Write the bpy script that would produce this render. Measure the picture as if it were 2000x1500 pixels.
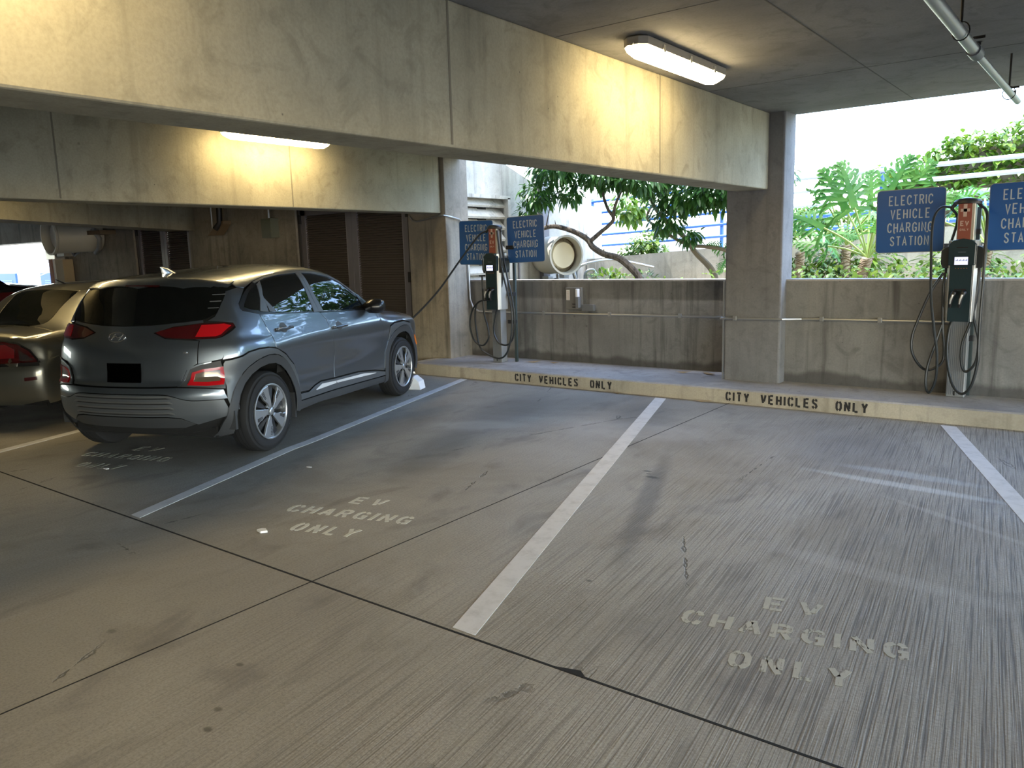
import bpy, bmesh, math, random
import numpy as np
from mathutils import Vector, Matrix
from mathutils.geometry import delaunay_2d_cdt
random.seed(7)
scn = bpy.context.scene
for o in list(bpy.data.objects): bpy.data.objects.remove(o)
COL = scn.collection
PI = math.pi
# ---------------------------------------------------------------- camera, sky, sun, exposure
cam_d = bpy.data.cameras.new('camera'); cam = bpy.data.objects.new('camera', cam_d); COL.objects.link(cam)
cam_d.sensor_width = 36.0; cam_d.lens = 36.0*1539.35/2000; cam_d.clip_end = 300
_p = (-.65376862, .16380731, -.02854283)
def _rz(t): return Matrix(((math.cos(t), -math.sin(t), 0), (math.sin(t), math.cos(t), 0), (0, 0, 1)))
def _rx(t): return Matrix(((1, 0, 0), (0, math.cos(t), -math.sin(t)), (0, math.sin(t), math.cos(t))))
_M = _rz(_p[2]) @ _rx(_p[1]) @ Matrix(((1, 0, 0), (0, 0, -1), (0, 1, 0))) @ _rz(_p[0])   # world -> camera (x right, y down, z forward)
_R = (Matrix(((1, 0, 0), (0, -1, 0), (0, 0, -1))) @ _M).transposed()
cam.matrix_world = Matrix.Translation((0, 0, 1.565)) @ _R.to_4x4()
scn.camera = cam
scn.view_settings.view_transform = 'Standard'; scn.view_settings.look = 'None'
scn.view_settings.gamma = 1.0; scn.view_settings.use_curve_mapping = False
scn.view_settings.exposure = 1.5
world = bpy.data.worlds.new('sky'); scn.world = world; world.use_nodes = True
wn = world.node_tree.nodes; wl = world.node_tree.links
bg = wn['Background']; sky = wn.new('ShaderNodeTexSky')
sky.sky_type = 'NISHITA'; sky.sun_disc = False; sky.sun_elevation = math.radians(50); sky.sun_rotation = math.radians(120)
sky.air_density = 1.0; sky.dust_density = 1.2; sky.ozone_density = 1.6
wl.new(sky.outputs[0], bg.inputs[0]); bg.inputs[1].default_value = 0.85
sun_d = bpy.data.lights.new('sun', 'SUN'); sun = bpy.data.objects.new('sun', sun_d); COL.objects.link(sun)
sun_d.energy = 5.5; sun_d.color = (1.0, .96, .90); sun_d.angle = math.radians(.6)
sun.rotation_euler = Vector((-.42, -.06, 1.1)).to_track_quat('Z', 'Y').to_euler(); sun.location = (8, 0, 30)
LAMP_COL = (1.0, .75, .37); LAMP_STR = 17.5

# ---------------------------------------------------------------- helpers
def tag(o, label=None, cat=None, group=None, kind=None):
    if label: o['label'] = label
    if cat: o['category'] = cat
    if group: o['group'] = group
    if kind: o['kind'] = kind
    return o
def empty(name, loc, label, cat, group=None, rz=0.0):
    o = bpy.data.objects.new(name, None); COL.objects.link(o); o.location = loc; o.rotation_euler = (0, 0, rz)
    o.empty_display_size = .1
    return tag(o, label, cat, group)
def world_of(o):
    m = Matrix.Translation(o.location) @ o.rotation_euler.to_matrix().to_4x4() @ Matrix.Diagonal((*o.scale, 1))
    return world_of(o.parent) @ m if o.parent else m
class MB:
    """collects faces, links them as one mesh object"""
    def __init__(s): s.v = []; s.f = []
    def add(s, vs, fs):
        n = len(s.v); s.v += [tuple(a) for a in vs]; s.f += [tuple(i+n for i in f) for f in fs]; return s
    def box(s, a, b, m=None):
        x0, y0, z0 = a; x1, y1, z1 = b
        vs = [(x0, y0, z0), (x1, y0, z0), (x1, y1, z0), (x0, y1, z0), (x0, y0, z1), (x1, y0, z1), (x1, y1, z1), (x0, y1, z1)]
        if m: vs = [m @ Vector(v) for v in vs]
        return s.add(vs, [(0, 3, 2, 1), (4, 5, 6, 7), (0, 1, 5, 4), (1, 2, 6, 5), (2, 3, 7, 6), (3, 0, 4, 7)])
    def prism(s, poly, lift, caps=True):
        """poly: 3-D points of one face; lift: extrusion vector"""
        n = len(poly); P = [Vector(p) for p in poly]; L = Vector(lift)
        fs = [(i, (i+1) % n, (i+1) % n+n, i+n) for i in range(n)]
        if caps: fs += [tuple(range(n-1, -1, -1)), tuple(range(n, 2*n))]
        return s.add(P+[p+L for p in P], fs)
    def rings(s, rings, closed=False, cap=True):
        n = len(rings[0]); k = len(rings); vs = [p for r in rings for p in r]; fs = []
        for j in range(k if closed else k-1):
            a = j*n; b = ((j+1) % k)*n
            for i in range(n): fs.append((a+i, a+(i+1) % n, b+(i+1) % n, b+i))
        if cap and not closed: fs += [tuple(range(n-1, -1, -1)), tuple(range((k-1)*n, k*n))]
        return s.add(vs, fs)
    def tube(s, pts, r, n=8, cap=True, closed=False):
        P = [Vector(p) for p in pts]; k = len(P)
        R = r if isinstance(r, (list, tuple)) else [r]*k
        up = None; out = []
        for i, p in enumerate(P):
            if closed: t = P[(i+1) % k]-P[i-1]
            else: t = P[min(i+1, k-1)]-P[max(i-1, 0)]
            if t.length < 1e-9: t = Vector((0, 0, 1))
            t.normalize()
            if up is None:
                up = Vector((0, 0, 1)) if abs(t.z) < .9 else Vector((1, 0, 0))
            u = (up-t*up.dot(t)); u = u.normalized() if u.length > 1e-6 else t.orthogonal().normalized()
            w = t.cross(u); up = u
            out.append([p+(u*math.cos(2*PI*j/n)+w*math.sin(2*PI*j/n))*R[i] for j in range(n)])
        return s.rings(out, closed, cap)
    def lathe(s, prof, o=(0, 0, 0), ax=(0, 0, 1), n=32, cap=False):
        """prof: (radius, height along axis) pairs"""
        o = Vector(o); a = Vector(ax).normalized(); u = a.orthogonal().normalized(); w = a.cross(u)
        return s.rings([[o+a*h+(u*math.cos(2*PI*j/n)+w*math.sin(2*PI*j/n))*r for j in range(n)] for r, h in prof], False, cap)
    def build(s, name, mat, parent=None, smooth=False, bevel=0, wpar=None, seg=2, sub=0):
        """wpar: vertices were given in world space although the object has a parent"""
        me = bpy.data.meshes.new(name); vs = s.v
        if wpar is not None:
            mi = world_of(wpar).inverted(); vs = [mi @ Vector(v) for v in vs]
        me.from_pydata([tuple(v) for v in vs], [], s.f); me.update()
        bm = bmesh.new(); bm.from_mesh(me); bmesh.ops.recalc_face_normals(bm, faces=bm.faces); bm.to_mesh(me); bm.free()
        o = bpy.data.objects.new(name, me); COL.objects.link(o)
        if mat: me.materials.append(mat)
        if parent is not None: o.parent = parent
        if smooth:
            me.polygons.foreach_set('use_smooth', [True]*len(me.polygons))
        if bevel:
            b = o.modifiers.new('bevel', 'BEVEL'); b.width = bevel; b.segments = seg; b.limit_method = 'ANGLE'; b.angle_limit = .7; b.harden_normals = False
        if sub:
            b = o.modifiers.new('sub', 'SUBSURF'); b.levels = sub; b.render_levels = sub
        if smooth:
            try: me.set_sharp_from_angle(angle=math.radians(38))
            except Exception: pass
        return o
def crom(pts, n=8):
    P = [Vector(p) for p in pts]; out = []
    for i in range(len(P)-1):
        a = P[max(i-1, 0)]; b = P[i]; c = P[i+1]; d = P[min(i+2, len(P)-1)]
        for j in range(n):
            t = j/n; out.append(.5*((2*b)+(c-a)*t+(2*a-5*b+4*c-d)*t*t+(3*b-a-3*c+d)*t**3))
    out.append(P[-1]); return out
def rrect(x0, y0, x1, y1, r, n=5):
    out = []
    for cx, cy, a0 in ((x1-r, y1-r, 0), (x0+r, y1-r, 90), (x0+r, y0+r, 180), (x1-r, y0+r, 270)):
        for k in range(n+1):
            a = math.radians(a0+90*k/n); out.append((cx+r*math.cos(a), cy+r*math.sin(a)))
    return out
def copy_tree(o, parent=None):
    c = o.copy(); COL.objects.link(c); c.parent = parent
    for ch in list(o.children): copy_tree(ch, c)
    return c

# ---------------------------------------------------------------- materials
def mat(name, col=(.5, .5, .5), rough=.5, metal=0., **kw):
    m = bpy.data.materials.new(name); m.use_nodes = True; b = m.node_tree.nodes['Principled BSDF']
    b.inputs['Base Color'].default_value = (*col, 1); b.inputs['Roughness'].default_value = rough; b.inputs['Metallic'].default_value = metal
    for k, v in kw.items():
        b.inputs[k.replace('_', ' ')].default_value = v
    return m
class N:
    """small node-building helper"""
    def __init__(s, m): s.t = m.node_tree; s.n = s.t.nodes; s.l = s.t.links; s.b = s.n['Principled BSDF']
    def new(s, t, **kw):
        n = s.n.new(t)
        for k, v in kw.items(): setattr(n, k, v)
        return n
    def co(s, sc=(1, 1, 1), rot=(0, 0, 0), loc=(0, 0, 0)):
        c = s.new('ShaderNodeTexCoord'); m = s.new('ShaderNodeMapping'); s.l.new(c.outputs['Object'], m.inputs[0])
        m.inputs['Scale'].default_value = sc; m.inputs['Rotation'].default_value = rot; m.inputs['Location'].default_value = loc
        return m.outputs[0]
    def noise(s, v, scale, det=4, rough=.55, dist=0):
        n = s.new('ShaderNodeTexNoise'); s.l.new(v, n.inputs['Vector']); n.inputs['Scale'].default_value = scale
        n.inputs['Detail'].default_value = det; n.inputs['Roughness'].default_value = rough; n.inputs['Distortion'].default_value = dist
        return n.outputs['Fac']
    def voro(s, v, scale, feat='F1', rand=1):
        n = s.new('ShaderNodeTexVoronoi', feature=feat); s.l.new(v, n.inputs['Vector']); n.inputs['Scale'].default_value = scale
        n.inputs['Randomness'].default_value = rand; return n.outputs['Distance']
    def ramp(s, f, a, b, ca=0., cb=1.):
        n = s.new('ShaderNodeMapRange'); s.l.new(f, n.inputs[0]); n.inputs[1].default_value = a; n.inputs[2].default_value = b
        n.inputs[3].default_value = ca; n.inputs[4].default_value = cb; n.interpolation_type = 'SMOOTHSTEP'; return n.outputs[0]
    def math(s, op, a, b):
        n = s.new('ShaderNodeMath', operation=op)
        for i, x in enumerate((a, b)):
            if isinstance(x, (int, float)): n.inputs[i].default_value = x
            else: s.l.new(x, n.inputs[i])
        return n.outputs[0]
    def mix(s, f, a, b, mode='MIX'):
        n = s.new('ShaderNodeMix', data_type='RGBA', blend_type=mode)
        for i, x in ((0, f), (6, a), (7, b)):
            if isinstance(x, (int, float)): n.inputs[i].default_value = x
            elif isinstance(x, tuple): n.inputs[i].default_value = (*x, 1)
            else: s.l.new(x, n.inputs[i])
        return n.outputs[2]
    def bump(s, h, st=.3, d=.01, prev=None):
        n = s.new('ShaderNodeBump'); s.l.new(h, n.inputs['Height']); n.inputs['Strength'].default_value = st; n.inputs['Distance'].default_value = d
        if prev: s.l.new(prev, n.inputs['Normal'])
        s.l.new(n.outputs[0], s.b.inputs['Normal']); return n.outputs[0]
    def sep(s):
        c = s.new('ShaderNodeTexCoord'); n = s.new('ShaderNodeSeparateXYZ'); s.l.new(c.outputs['Object'], n.inputs[0]); return n.outputs
    def col(s, x): s.l.new(x, s.b.inputs['Base Color'])
    def rough(s, x): s.l.new(x, s.b.inputs['Roughness'])

def concrete(name, base, dark, streak=.5, pits=1., bottom=None, seams=None):
    """cast concrete: blotches, run-down streaks, bug holes, board-form swirl"""
    m = mat(name, base, .88); n = N(m); v = n.co()
    big = n.noise(v, .9, 5, .6); med = n.noise(v, 4.5, 6, .65, 1.2); fine = n.noise(v, 60, 3, .6)
    c = n.mix(n.ramp(big, .35, .68), base, dark)
    c = n.mix(n.math('MULTIPLY', n.ramp(med, .48, .72), .5), c, tuple(x*.62 for x in dark))
    sv = n.co((7, 7, .45)); st = n.noise(sv, 1.0, 5, .6)
    c = n.mix(n.math('MULTIPLY', n.ramp(st, .5, .72), streak), c, tuple(x*.45 for x in dark))
    c = n.mix(n.math('MULTIPLY', n.ramp(n.noise(n.co((3, 3, .3), loc=(5, 2, 0)), 1.6, 4), .56, .7), .35*streak), c, (base[0]*1.35, base[1]*1.33, base[2]*1.3))
    p = n.ramp(n.voro(v, 9.), .02, .065, 1, 0); sel = n.ramp(n.noise(n.co(loc=(3, 1, 7)), 5., 2), .52, .56)
    pit = n.math('MULTIPLY', n.math('MULTIPLY', p, sel), .75*pits)
    p2 = n.ramp(n.voro(n.co(loc=(1, 4, 2)), 2.7), .028, .05, 1, 0); s2 = n.ramp(n.noise(n.co(loc=(9, 1, 3)), 2.3, 3), .47, .53)
    c = n.mix(n.math('MULTIPLY', n.math('MULTIPLY', p2, s2), .5*pits), c, tuple(x*.4 for x in dark))
    c = n.mix(pit, c, tuple(x*.25 for x in dark))
    c = n.mix(n.math('MULTIPLY', n.ramp(fine, .3, .75), .22), c, tuple(x*.5 for x in dark))
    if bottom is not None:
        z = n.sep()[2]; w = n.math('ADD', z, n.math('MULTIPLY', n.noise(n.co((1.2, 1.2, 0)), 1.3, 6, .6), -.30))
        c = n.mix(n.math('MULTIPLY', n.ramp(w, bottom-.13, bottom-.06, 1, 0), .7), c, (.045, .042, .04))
    n.col(c)
    h = n.math('ADD', n.math('MULTIPLY', fine, .25), n.math('MULTIPLY', med, .5)); h = n.math('SUBTRACT', h, pit)
    n.bump(h, .35, .012); return m
M = {}
M['beam'] = concrete('beam_concrete', (.385, .36, .265), (.28, .26, .19), .35)
M['wall'] = concrete('wall_concrete', (.33, .295, .235), (.21, .19, .155), .8)
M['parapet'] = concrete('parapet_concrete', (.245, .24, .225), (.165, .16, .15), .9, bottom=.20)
M['column'] = concrete('column_concrete', (.215, .215, .215), (.155, .155, .155), .35)
M['column_side'] = M['column']
M['ceil'] = concrete('ceiling_concrete', (.235, .235, .24), (.165, .165, .17), .0, .6)
M['out'] = concrete('outdoor_concrete', (.52, .50, .44), (.36, .35, .30), .7)
M['curb'] = concrete('curb_concrete', (.47, .425, .335), (.36, .32, .25), .5)
M['walk'] = concrete('walk_concrete', (.42, .40, .37), (.27, .255, .24), .0)
M['black'] = mat('black_rubber', (.012, .012, .013), .45)
M['dark'] = mat('dark_void', (.006, .006, .006), .9)
M['steel'] = mat('galvanised_steel', (.42, .43, .43), .42, .85)
M['alu'] = mat('brushed_aluminium', (.62, .62, .60), .35, .9)
M['grey_metal'] = mat('painted_grey_metal', (.16, .17, .18), .5, .2)
M['doorgrey'] = mat('door_paint', (.17, .16, .175), .45, .1)
M['white'] = mat('white_plastic', (.72, .73, .76), .4)
M['paper'] = mat('paper', (.75, .74, .70), .9)
M['slat'] = mat('louver_slat', (.14, .12, .105), .6, .1)
def floor_mat():
    m = mat('floor_concrete', (.3, .29, .27), .7); n = N(m); v = n.co()
    big = n.noise(v, .45, 5, .6, .6); med = n.noise(n.co((1.6, .8, 1), (0, 0, .3)), 2.2, 6, .62, .6)
    def rot(sx, sy):
        mp = n.new('ShaderNodeMapping'); mp.vector_type = 'TEXTURE'; t = n.new('ShaderNodeTexCoord'); n.l.new(t.outputs['Object'], mp.inputs[0])
        mp.inputs['Rotation'].default_value = (0, 0, math.radians(6.3)); mp.inputs['Scale'].default_value = (1/sx, 1/sy, 1); return mp.outputs[0]
    broom = n.noise(rot(120, 1.3), 1.0, 3, .6); broom2 = n.noise(rot(210, 3), 1.0, 2, .6); fine = n.noise(v, 90, 3, .65)
    c = n.mix(n.ramp(big, .36, .66), (.345, .325, .28), (.25, .23, .195))
    c = n.mix(n.math('MULTIPLY', n.ramp(med, .5, .74), .55), c, (.115, .105, .095))
    c = n.mix(n.math('MULTIPLY', n.ramp(n.noise(n.co((1, .5, 1), loc=(4, 9, 0)), 1.3, 5, .6, .8), .56, .78), .55), c, (.37, .35, .325))
    xy = n.sep()
    # broom finish is strongest toward +X, worn smooth to the left
    bm = n.ramp(n.math('ADD', xy[0], n.math('MULTIPLY', n.noise(v, .8, 3), 2.0)), -2.4, .8, .14, 1.0)
    bl = n.math('MULTIPLY', n.ramp(broom, .47, .64), bm)
    c = n.mix(n.math('MULTIPLY', bl, .80), c, (.06, .055, .05))
    c = n.mix(n.math('MULTIPLY', n.math('MULTIPLY', n.ramp(broom2, .52, .7), bm), .4), c, (.48, .47, .46))
    c = n.mix(n.math('MULTIPLY', n.ramp(fine, .38, .72), .5), c, (.13, .12, .11))
    # tyre rub (dark) down the bay
    def blob(x, y, ang, lx, ly, edge=.6):
        cs, sn = math.cos(ang), math.sin(ang)
        mp = n.new('ShaderNodeMapping'); mp.vector_type = 'TEXTURE'; t = n.new('ShaderNodeTexCoord'); n.l.new(t.outputs['Object'], mp.inputs[0])
        mp.inputs['Location'].default_value = (x, y, 0); mp.inputs['Rotation'].default_value = (0, 0, ang); mp.inputs['Scale'].default_value = (lx, ly, 1)
        ln = n.new('ShaderNodeVectorMath', operation='LENGTH'); n.l.new(mp.outputs[0], ln.inputs[0])
        d = n.math('ADD', ln.outputs['Value'], n.math('MULTIPLY', n.math('SUBTRACT', n.noise(v, 6, 4), .5), .5))
        return n.ramp(d, 1-edge, 1+edge*.3, 1, 0)
    for (x, y, a, lx, ly, s, col) in (
        (-2.27, 4.35, .35, .085, 1.35, .5, (.06, .055, .052)), (-1.5, 6.2, .3, .5, .75, .35, (.12, .115, .12)), (-3.5, 6.6, .4, .35, .8, .4, (.1, .1, .1)),
        (-4.8, 6.2, .3, .4, 1.1, .45, (.115, .11, .105)), (-4.3, 4.6, .4, .25, 1.1, .4, (.10, .095, .085)), (-5.3, 5.2, .3, .3, 1.4, .4, (.11, .10, .09)),
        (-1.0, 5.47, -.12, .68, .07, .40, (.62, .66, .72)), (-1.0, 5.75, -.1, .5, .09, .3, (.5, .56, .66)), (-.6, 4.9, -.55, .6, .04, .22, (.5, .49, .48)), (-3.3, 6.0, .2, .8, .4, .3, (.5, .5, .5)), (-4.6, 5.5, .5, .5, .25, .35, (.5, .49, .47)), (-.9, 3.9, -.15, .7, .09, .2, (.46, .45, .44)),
        (-1.4, 2.9, .2, .25, .3, .25, (.09, .085, .08)), (-3.2, 1.5, 0, .25, .12, .25, (.1, .09, .07)),
        (-2.47, 4.80, 0, .06, .03, .85, (.035, .033, .03)), (-2.53, 4.86, .2, .02, .012, .85, (.035, .033, .03)), (-2.57, 4.92, 0, .04, .022, .8, (.035, .033, .03)),
        (-2.42, 1.39, 0, .022, .016, .7, (.06, .05, .04)), (-2.34, 1.30, 0, .025, .016, .75, (.06, .05, .04)), (-2.63, 1.62, 0, .02, .013, .7, (.06, .05, .04)), (-3.35, 1.47, 0, .03, .02, .5, (.07, .06, .05)), (-1.91, 3.06, 0, .02, .015, .7, (.05, .05, .045)), (-1.3, 1.7, 0, .04, .02, .5, (.07, .06, .05))):
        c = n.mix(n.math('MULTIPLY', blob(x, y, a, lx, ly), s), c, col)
    # drying cracks
    cr = n.voro(n.co((1, .55, 1), (0, 0, .5)), .62, 'DISTANCE_TO_EDGE')
    nz = n.math('ADD', cr, n.math('MULTIPLY', n.math('SUBTRACT', n.noise(v, 7, 5), .5), .05))
    ck = n.math('MULTIPLY', n.ramp(n.math('ABSOLUTE', nz, 0), .0008, .0038, 1, 0), n.ramp(n.noise(n.co(loc=(2, 5, 0)), .9, 2), .53, .6))
    c = n.mix(n.math('MULTIPLY', ck, .7), c, (.03, .028, .025))
    n.col(c); n.rough(n.ramp(big, .3, .7, .52, .72))
    h = n.math('ADD', n.math('MULTIPLY', fine, .3), n.math('MULTIPLY', n.math('MULTIPLY', broom, bm), -1.6))
    n.bump(n.math('SUBTRACT', h, ck), .5, .006); return m
M['floor'] = floor_mat()
def worn(name, col, wear, scale=14, dirt=.4):
    m = mat(name, col, .7); n = N(m); v = n.co()
    c = n.mix(n.math('MULTIPLY', n.ramp(n.noise(v, 9, 6, .7), .42, .75), dirt), col, tuple(x*.45 for x in col)); n.col(c)
    if wear > 0:
        a = n.noise(v, scale, 7, .72); a2 = n.noise(n.co((90, 4, 1)), 1., 3)
        f = n.ramp(n.math('ADD', n.math('MULTIPLY', a, .7), n.math('MULTIPLY', a2, .3)), wear-.06, wear+.06, 0, 1)
        n.l.new(f, n.b.inputs['Alpha'])
    return m
M['line'] = worn('line_paint', (.60, .60, .60), .33, 25)
M['stencil'] = worn('stencil_paint', (.55, .54, .47), .36, 10, .3)
M['stencil_faint'] = worn('stencil_paint_worn', (.42, .405, .34), .42, 9, .3)
M['stencil_black'] = worn('stencil_black_paint', (.018, .017, .016), .30, 12, .0)
def lamp_mat():
    m = mat('lit_diffuser', (.9, .88, .8), .4); n = N(m)
    n.b.inputs['Emission Color'].default_value = (*LAMP_COL, 1); n.b.inputs['Emission Strength'].default_value = LAMP_STR; return m
M['lamp'] = lamp_mat()
M['blue'] = mat('sign_blue', (.016, .10, .33), .4)
M['signtext'] = mat('sign_letter', (.46, .53, .58), .4)
M['orange'] = mat('sign_orange', (.27, .075, .05), .5)
M['railpale'] = mat('rail_sunlit', (.42, .45, .50), .4)  # sunlight on the upper rails put into a pale colour
M['railblue'] = mat('rail_blue', (.035, .12, .42), .4)
M['doorblue'] = mat('door_blue', (.012, .06, .38), .5)
M['bark'] = mat('bark', (.085, .065, .05), .85)
_n = N(M['bark']); _n.col(_n.mix(_n.ramp(_n.noise(_n.co((6, 6, 2)), 5, 6), .35, .7), (.14, .115, .09), (.035, .027, .02))); _n.bump(_n.noise(_n.co((8, 8, 2)), 8, 5), .6, .02)
def leafmat(name, a, b, tr=.35):
    m = mat(name, a, .42); n = N(m); c = n.mix(n.ramp(n.noise(n.co(), 3.5, 3), .35, .65), a, b); n.col(c)
    ts = n.new('ShaderNodeBsdfTranslucent'); n.l.new(c, ts.inputs[0]); mx = n.new('ShaderNodeMixShader'); mx.inputs[0].default_value = tr
    out = n.n['Material Output']; n.l.new(n.b.outputs[0], mx.inputs[1]); n.l.new(ts.outputs[0], mx.inputs[2]); n.l.new(mx.outputs[0], out.inputs[0]); return m
M['leaf'] = leafmat('leaf_green', (.035, .11, .022), (.07, .17, .03))
M['leafy'] = leafmat('leaf_yellow_green', (.13, .22, .02), (.07, .16, .018))
M['phil'] = leafmat('leaf_philodendron', (.045, .17, .03), (.10, .25, .04), .35)
M['grassm'] = leafmat('leaf_ground_cover', (.06, .14, .025), (.14, .22, .03))
M['soil'] = mat('soil', (.20, .15, .09), .95)
_n = N(M['soil']); _n.col(_n.mix(_n.noise(_n.co(), 6, 5), (.30, .25, .16), (.10, .075, .045)))
# ---------------------------------------------------------------- the garage
def struct(name, mb, m, label=None, bevel=0, parent=None, smooth=False):
    o = mb.build(name, m, parent, bevel=bevel, smooth=smooth); tag(o, label, kind='structure'); return o
CZ = 2.883
struct('floor', MB().box((-60, -16, -.3), (9.2, 7.6, 0)), M['floor'], 'broom-finished grey concrete parking deck')
struct('floor_yard', MB().box((9.2, -30, -.3), (40, 40, -.02)), M['out'], 'sunlit concrete drive beyond the open right end of the garage')
struct('floor_outside', MB().box((-60, 8.1, -.35), (-13.9, 40, -.02)), M['out'], 'sunlit concrete yard beyond the left end of the garage')
b = MB().box((-60, -16, CZ), (9.2, 8.47, CZ+.3)); struct('ceiling', b, M['ceil'], 'grey board-marked concrete ceiling slab')
struct('upper_storey', MB().box((-60, -16, CZ+.3), (9.2, 8.3, 6.2)), M['out'], 'concrete upper storey of the garage')
# rear and far ends of the garage behind the camera
struct('wall_rear', MB().box((-60, -16.3, 0), (9.2, -16, CZ)), M['wall'], 'concrete wall behind the camera')
# long beams running toward the parapet
def beam(x0, x1, y0=-16., y1=8.14, label=''):
    m = MB().box((x0, y0, 2.135), (x1, y1, CZ)); struct('concrete_beam', m, M['beam'], label, bevel=.012)
beam(-3.222, -2.885, label='long concrete ceiling beam ending at the square column, nearest of the beams')
beam(-7.70, -7.365, label='long concrete ceiling beam ending at the left column beside the louvered doors')
beam(1.28, 1.62, label='long concrete ceiling beam to the right of the camera')
beam(5.78, 6.12, label='long concrete ceiling beam far to the right of the camera')
# the oblique beam over the parked sedan
p0 = Vector((-10.1, 3.3, 0)); p1 = Vector((-13.37, 8.14, 0)); dd = (p1-p0).normalized(); nn = Vector((-dd.y, dd.x, 0))
m = MB(); q = [p0-dd*14, p1, p1+nn*.5-dd*.0, p0-dd*14+nn*.5]; m.prism([(a.x, a.y, 2.135) for a in q], (0, 0, CZ-2.135))
struct('concrete_beam', m, M['beam'], 'oblique concrete beam lit warm yellow above the parked sedan')
M['seam'] = mat('grout_seam', (.17, .155, .12), .9)
# formwork seams on beam faces (grout fins)
for (x, ys) in ((-2.885, (3.30, 5.73)), (-7.365, (3.235, 5.70))):
    for i, y in enumerate(ys):
        m = MB().box((x-.01, y-.007, 2.15), (x+.003, y+.007, CZ)); struct('trim_%d' % (i+1 if x > -3 else i+3), m, M['seam'], 'formwork seam down the beam face')
for i, (a, b) in enumerate((((-2.88, 4.305), (1.28, 4.313)), ((-2.88, 6.645), (1.28, 6.653)), ((-1.634, -4), (-1.626, 8.4)), ((-2.88, 1.9), (1.28, 1.908)))):
    struct('trim_%d' % (20+i), MB().box((a[0], a[1], CZ-.0015), (b[0], b[1], CZ+.01)), M['ceilseam'] if 'ceilseam' in M else M.setdefault('ceilseam', mat('ceiling_seam', (.10, .10, .10), .9)), 'formwork seam in the ceiling')
# kerb walk
KY = 7.602
m = MB(); prof = [(KY, 0), (KY, .13), (KY+.018, .146), (8.75, .15), (8.75, -.3), (KY, -.3)]
m.prism([(-7.42, y, z) for y, z in prof], (16.62, 0, 0)); struct('kerb_walk', m, M['walk'], 'raised concrete kerb walk along the parapet')
# tan painted kerb face with its rounded left end
m = MB(); m.box((-7.40, KY-.004, 0), (9.15, KY, .135)); struct('kerb_face', m, M['curb'], 'tan painted kerb face')
m = MB(); c = [(-7.42, 8.1)]+[(-7.42-.14*math.sin(a), KY+.14-.14*math.cos(a)) for a in [k*PI/2/8 for k in range(8, -1, -1)]]
c = [(-7.56, 8.14)]+[(x, y) for x, y in c[1:]]+[(-7.40, KY-.003), (-7.40, 8.14)]
m.prism([(x, y, 0) for x, y in c], (0, 0, .146)); struct('kerb_end', m, M['curb'], 'rounded left end of the tan kerb')
m = MB()
def grime(y, x0, x1):
    pass
# parapets
struct('wall_middle', MB().box((-7.30, 8.60, -.3), (-3.30, 8.80, 1.205)), M['parapet'], 'streaked concrete parapet between the two columns', bevel=.012)
struct('wall_right', MB().box((-2.75, 8.30, -.3), (1.5, 8.50, 1.215)), M['parapet'], 'streaked concrete parapet right of the square column', bevel=.012)
struct('wall_far_right', MB().box((1.5, 8.30, -.3), (9.2, 8.50, 1.215)), M['parapet'], 'concrete parapet outside the frame', bevel=.012)
# columns
def column(x0, x1, y1, label): struct('concrete_column', MB().box((x0, 8.14, -.3), (x1, y1, CZ+.02)), M['column'], label, bevel=.02)
column(-3.33, -2.725, 8.47, 'square concrete column in the parapet, centre right')
column(1.15, 1.75, 8.47, 'concrete column outside the frame to the right')
column(5.65, 6.25, 8.47, 'concrete column far outside the frame to the right')
# left wall with its louvered doors: pieces around the openings
D1 = (-10.50, -8.0); D2 = (-15.6, -13.6); LW = -18.85
m = MB(); m.box((D1[1], 8.14, -.3), (-7.29, 8.62, CZ)); struct('wall_left', m, M['wall'], 'tan concrete wall and pilaster right of the large louvered doors', bevel=.01)
m = MB(); m.box((D2[1], 8.14, -.3), (D1[0], 8.62, CZ)); m.box((LW, 8.14, -.3), (D2[0], 8.62, CZ)); m.box((D1[0], 8.14, 2.42), (D1[1], 8.62, CZ)); m.box((D2[0], 8.14, 2.42), (D2[1], 8.62, CZ))
struct('wall_back', m, M['wall'], 'tan concrete wall behind the parked cars')
m = MB(); m.box((-60, 8.0, 2.13), (LW+.3, 8.5, CZ)); struct('wall_lintel', m, M['wall'], 'concrete lintel above the far left opening')
struct('wall_room', MB().box((-16.0, 9.2, -.3), (-7.6, 9.4, CZ)), M['dark'], 'dark room behind the louvered doors')
# expansion joints cut in the slab, seen as dark sealant
m = MB(); m.box((-60, 2.295, -.01), (9.2, 2.307, .0012)); struct('trim_5', m, M['dark'], 'long dark slab joint crossing the bays')
m = MB(); pts = [(-1.62, 2.30), (-1.50, 2.335), (-1.455, 2.30)]; m.prism([(x, y, .0005) for x, y in pts], (0, 0, .001)); struct('trim_6', m, M['dark'], 'chipped corner at the slab joint')
m = MB(); m.box((-3.045, -16, -.01), (-3.037, 7.6, .0008)); struct('trim_7', m, M['dark'], 'slab joint running toward the kerb')

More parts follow.
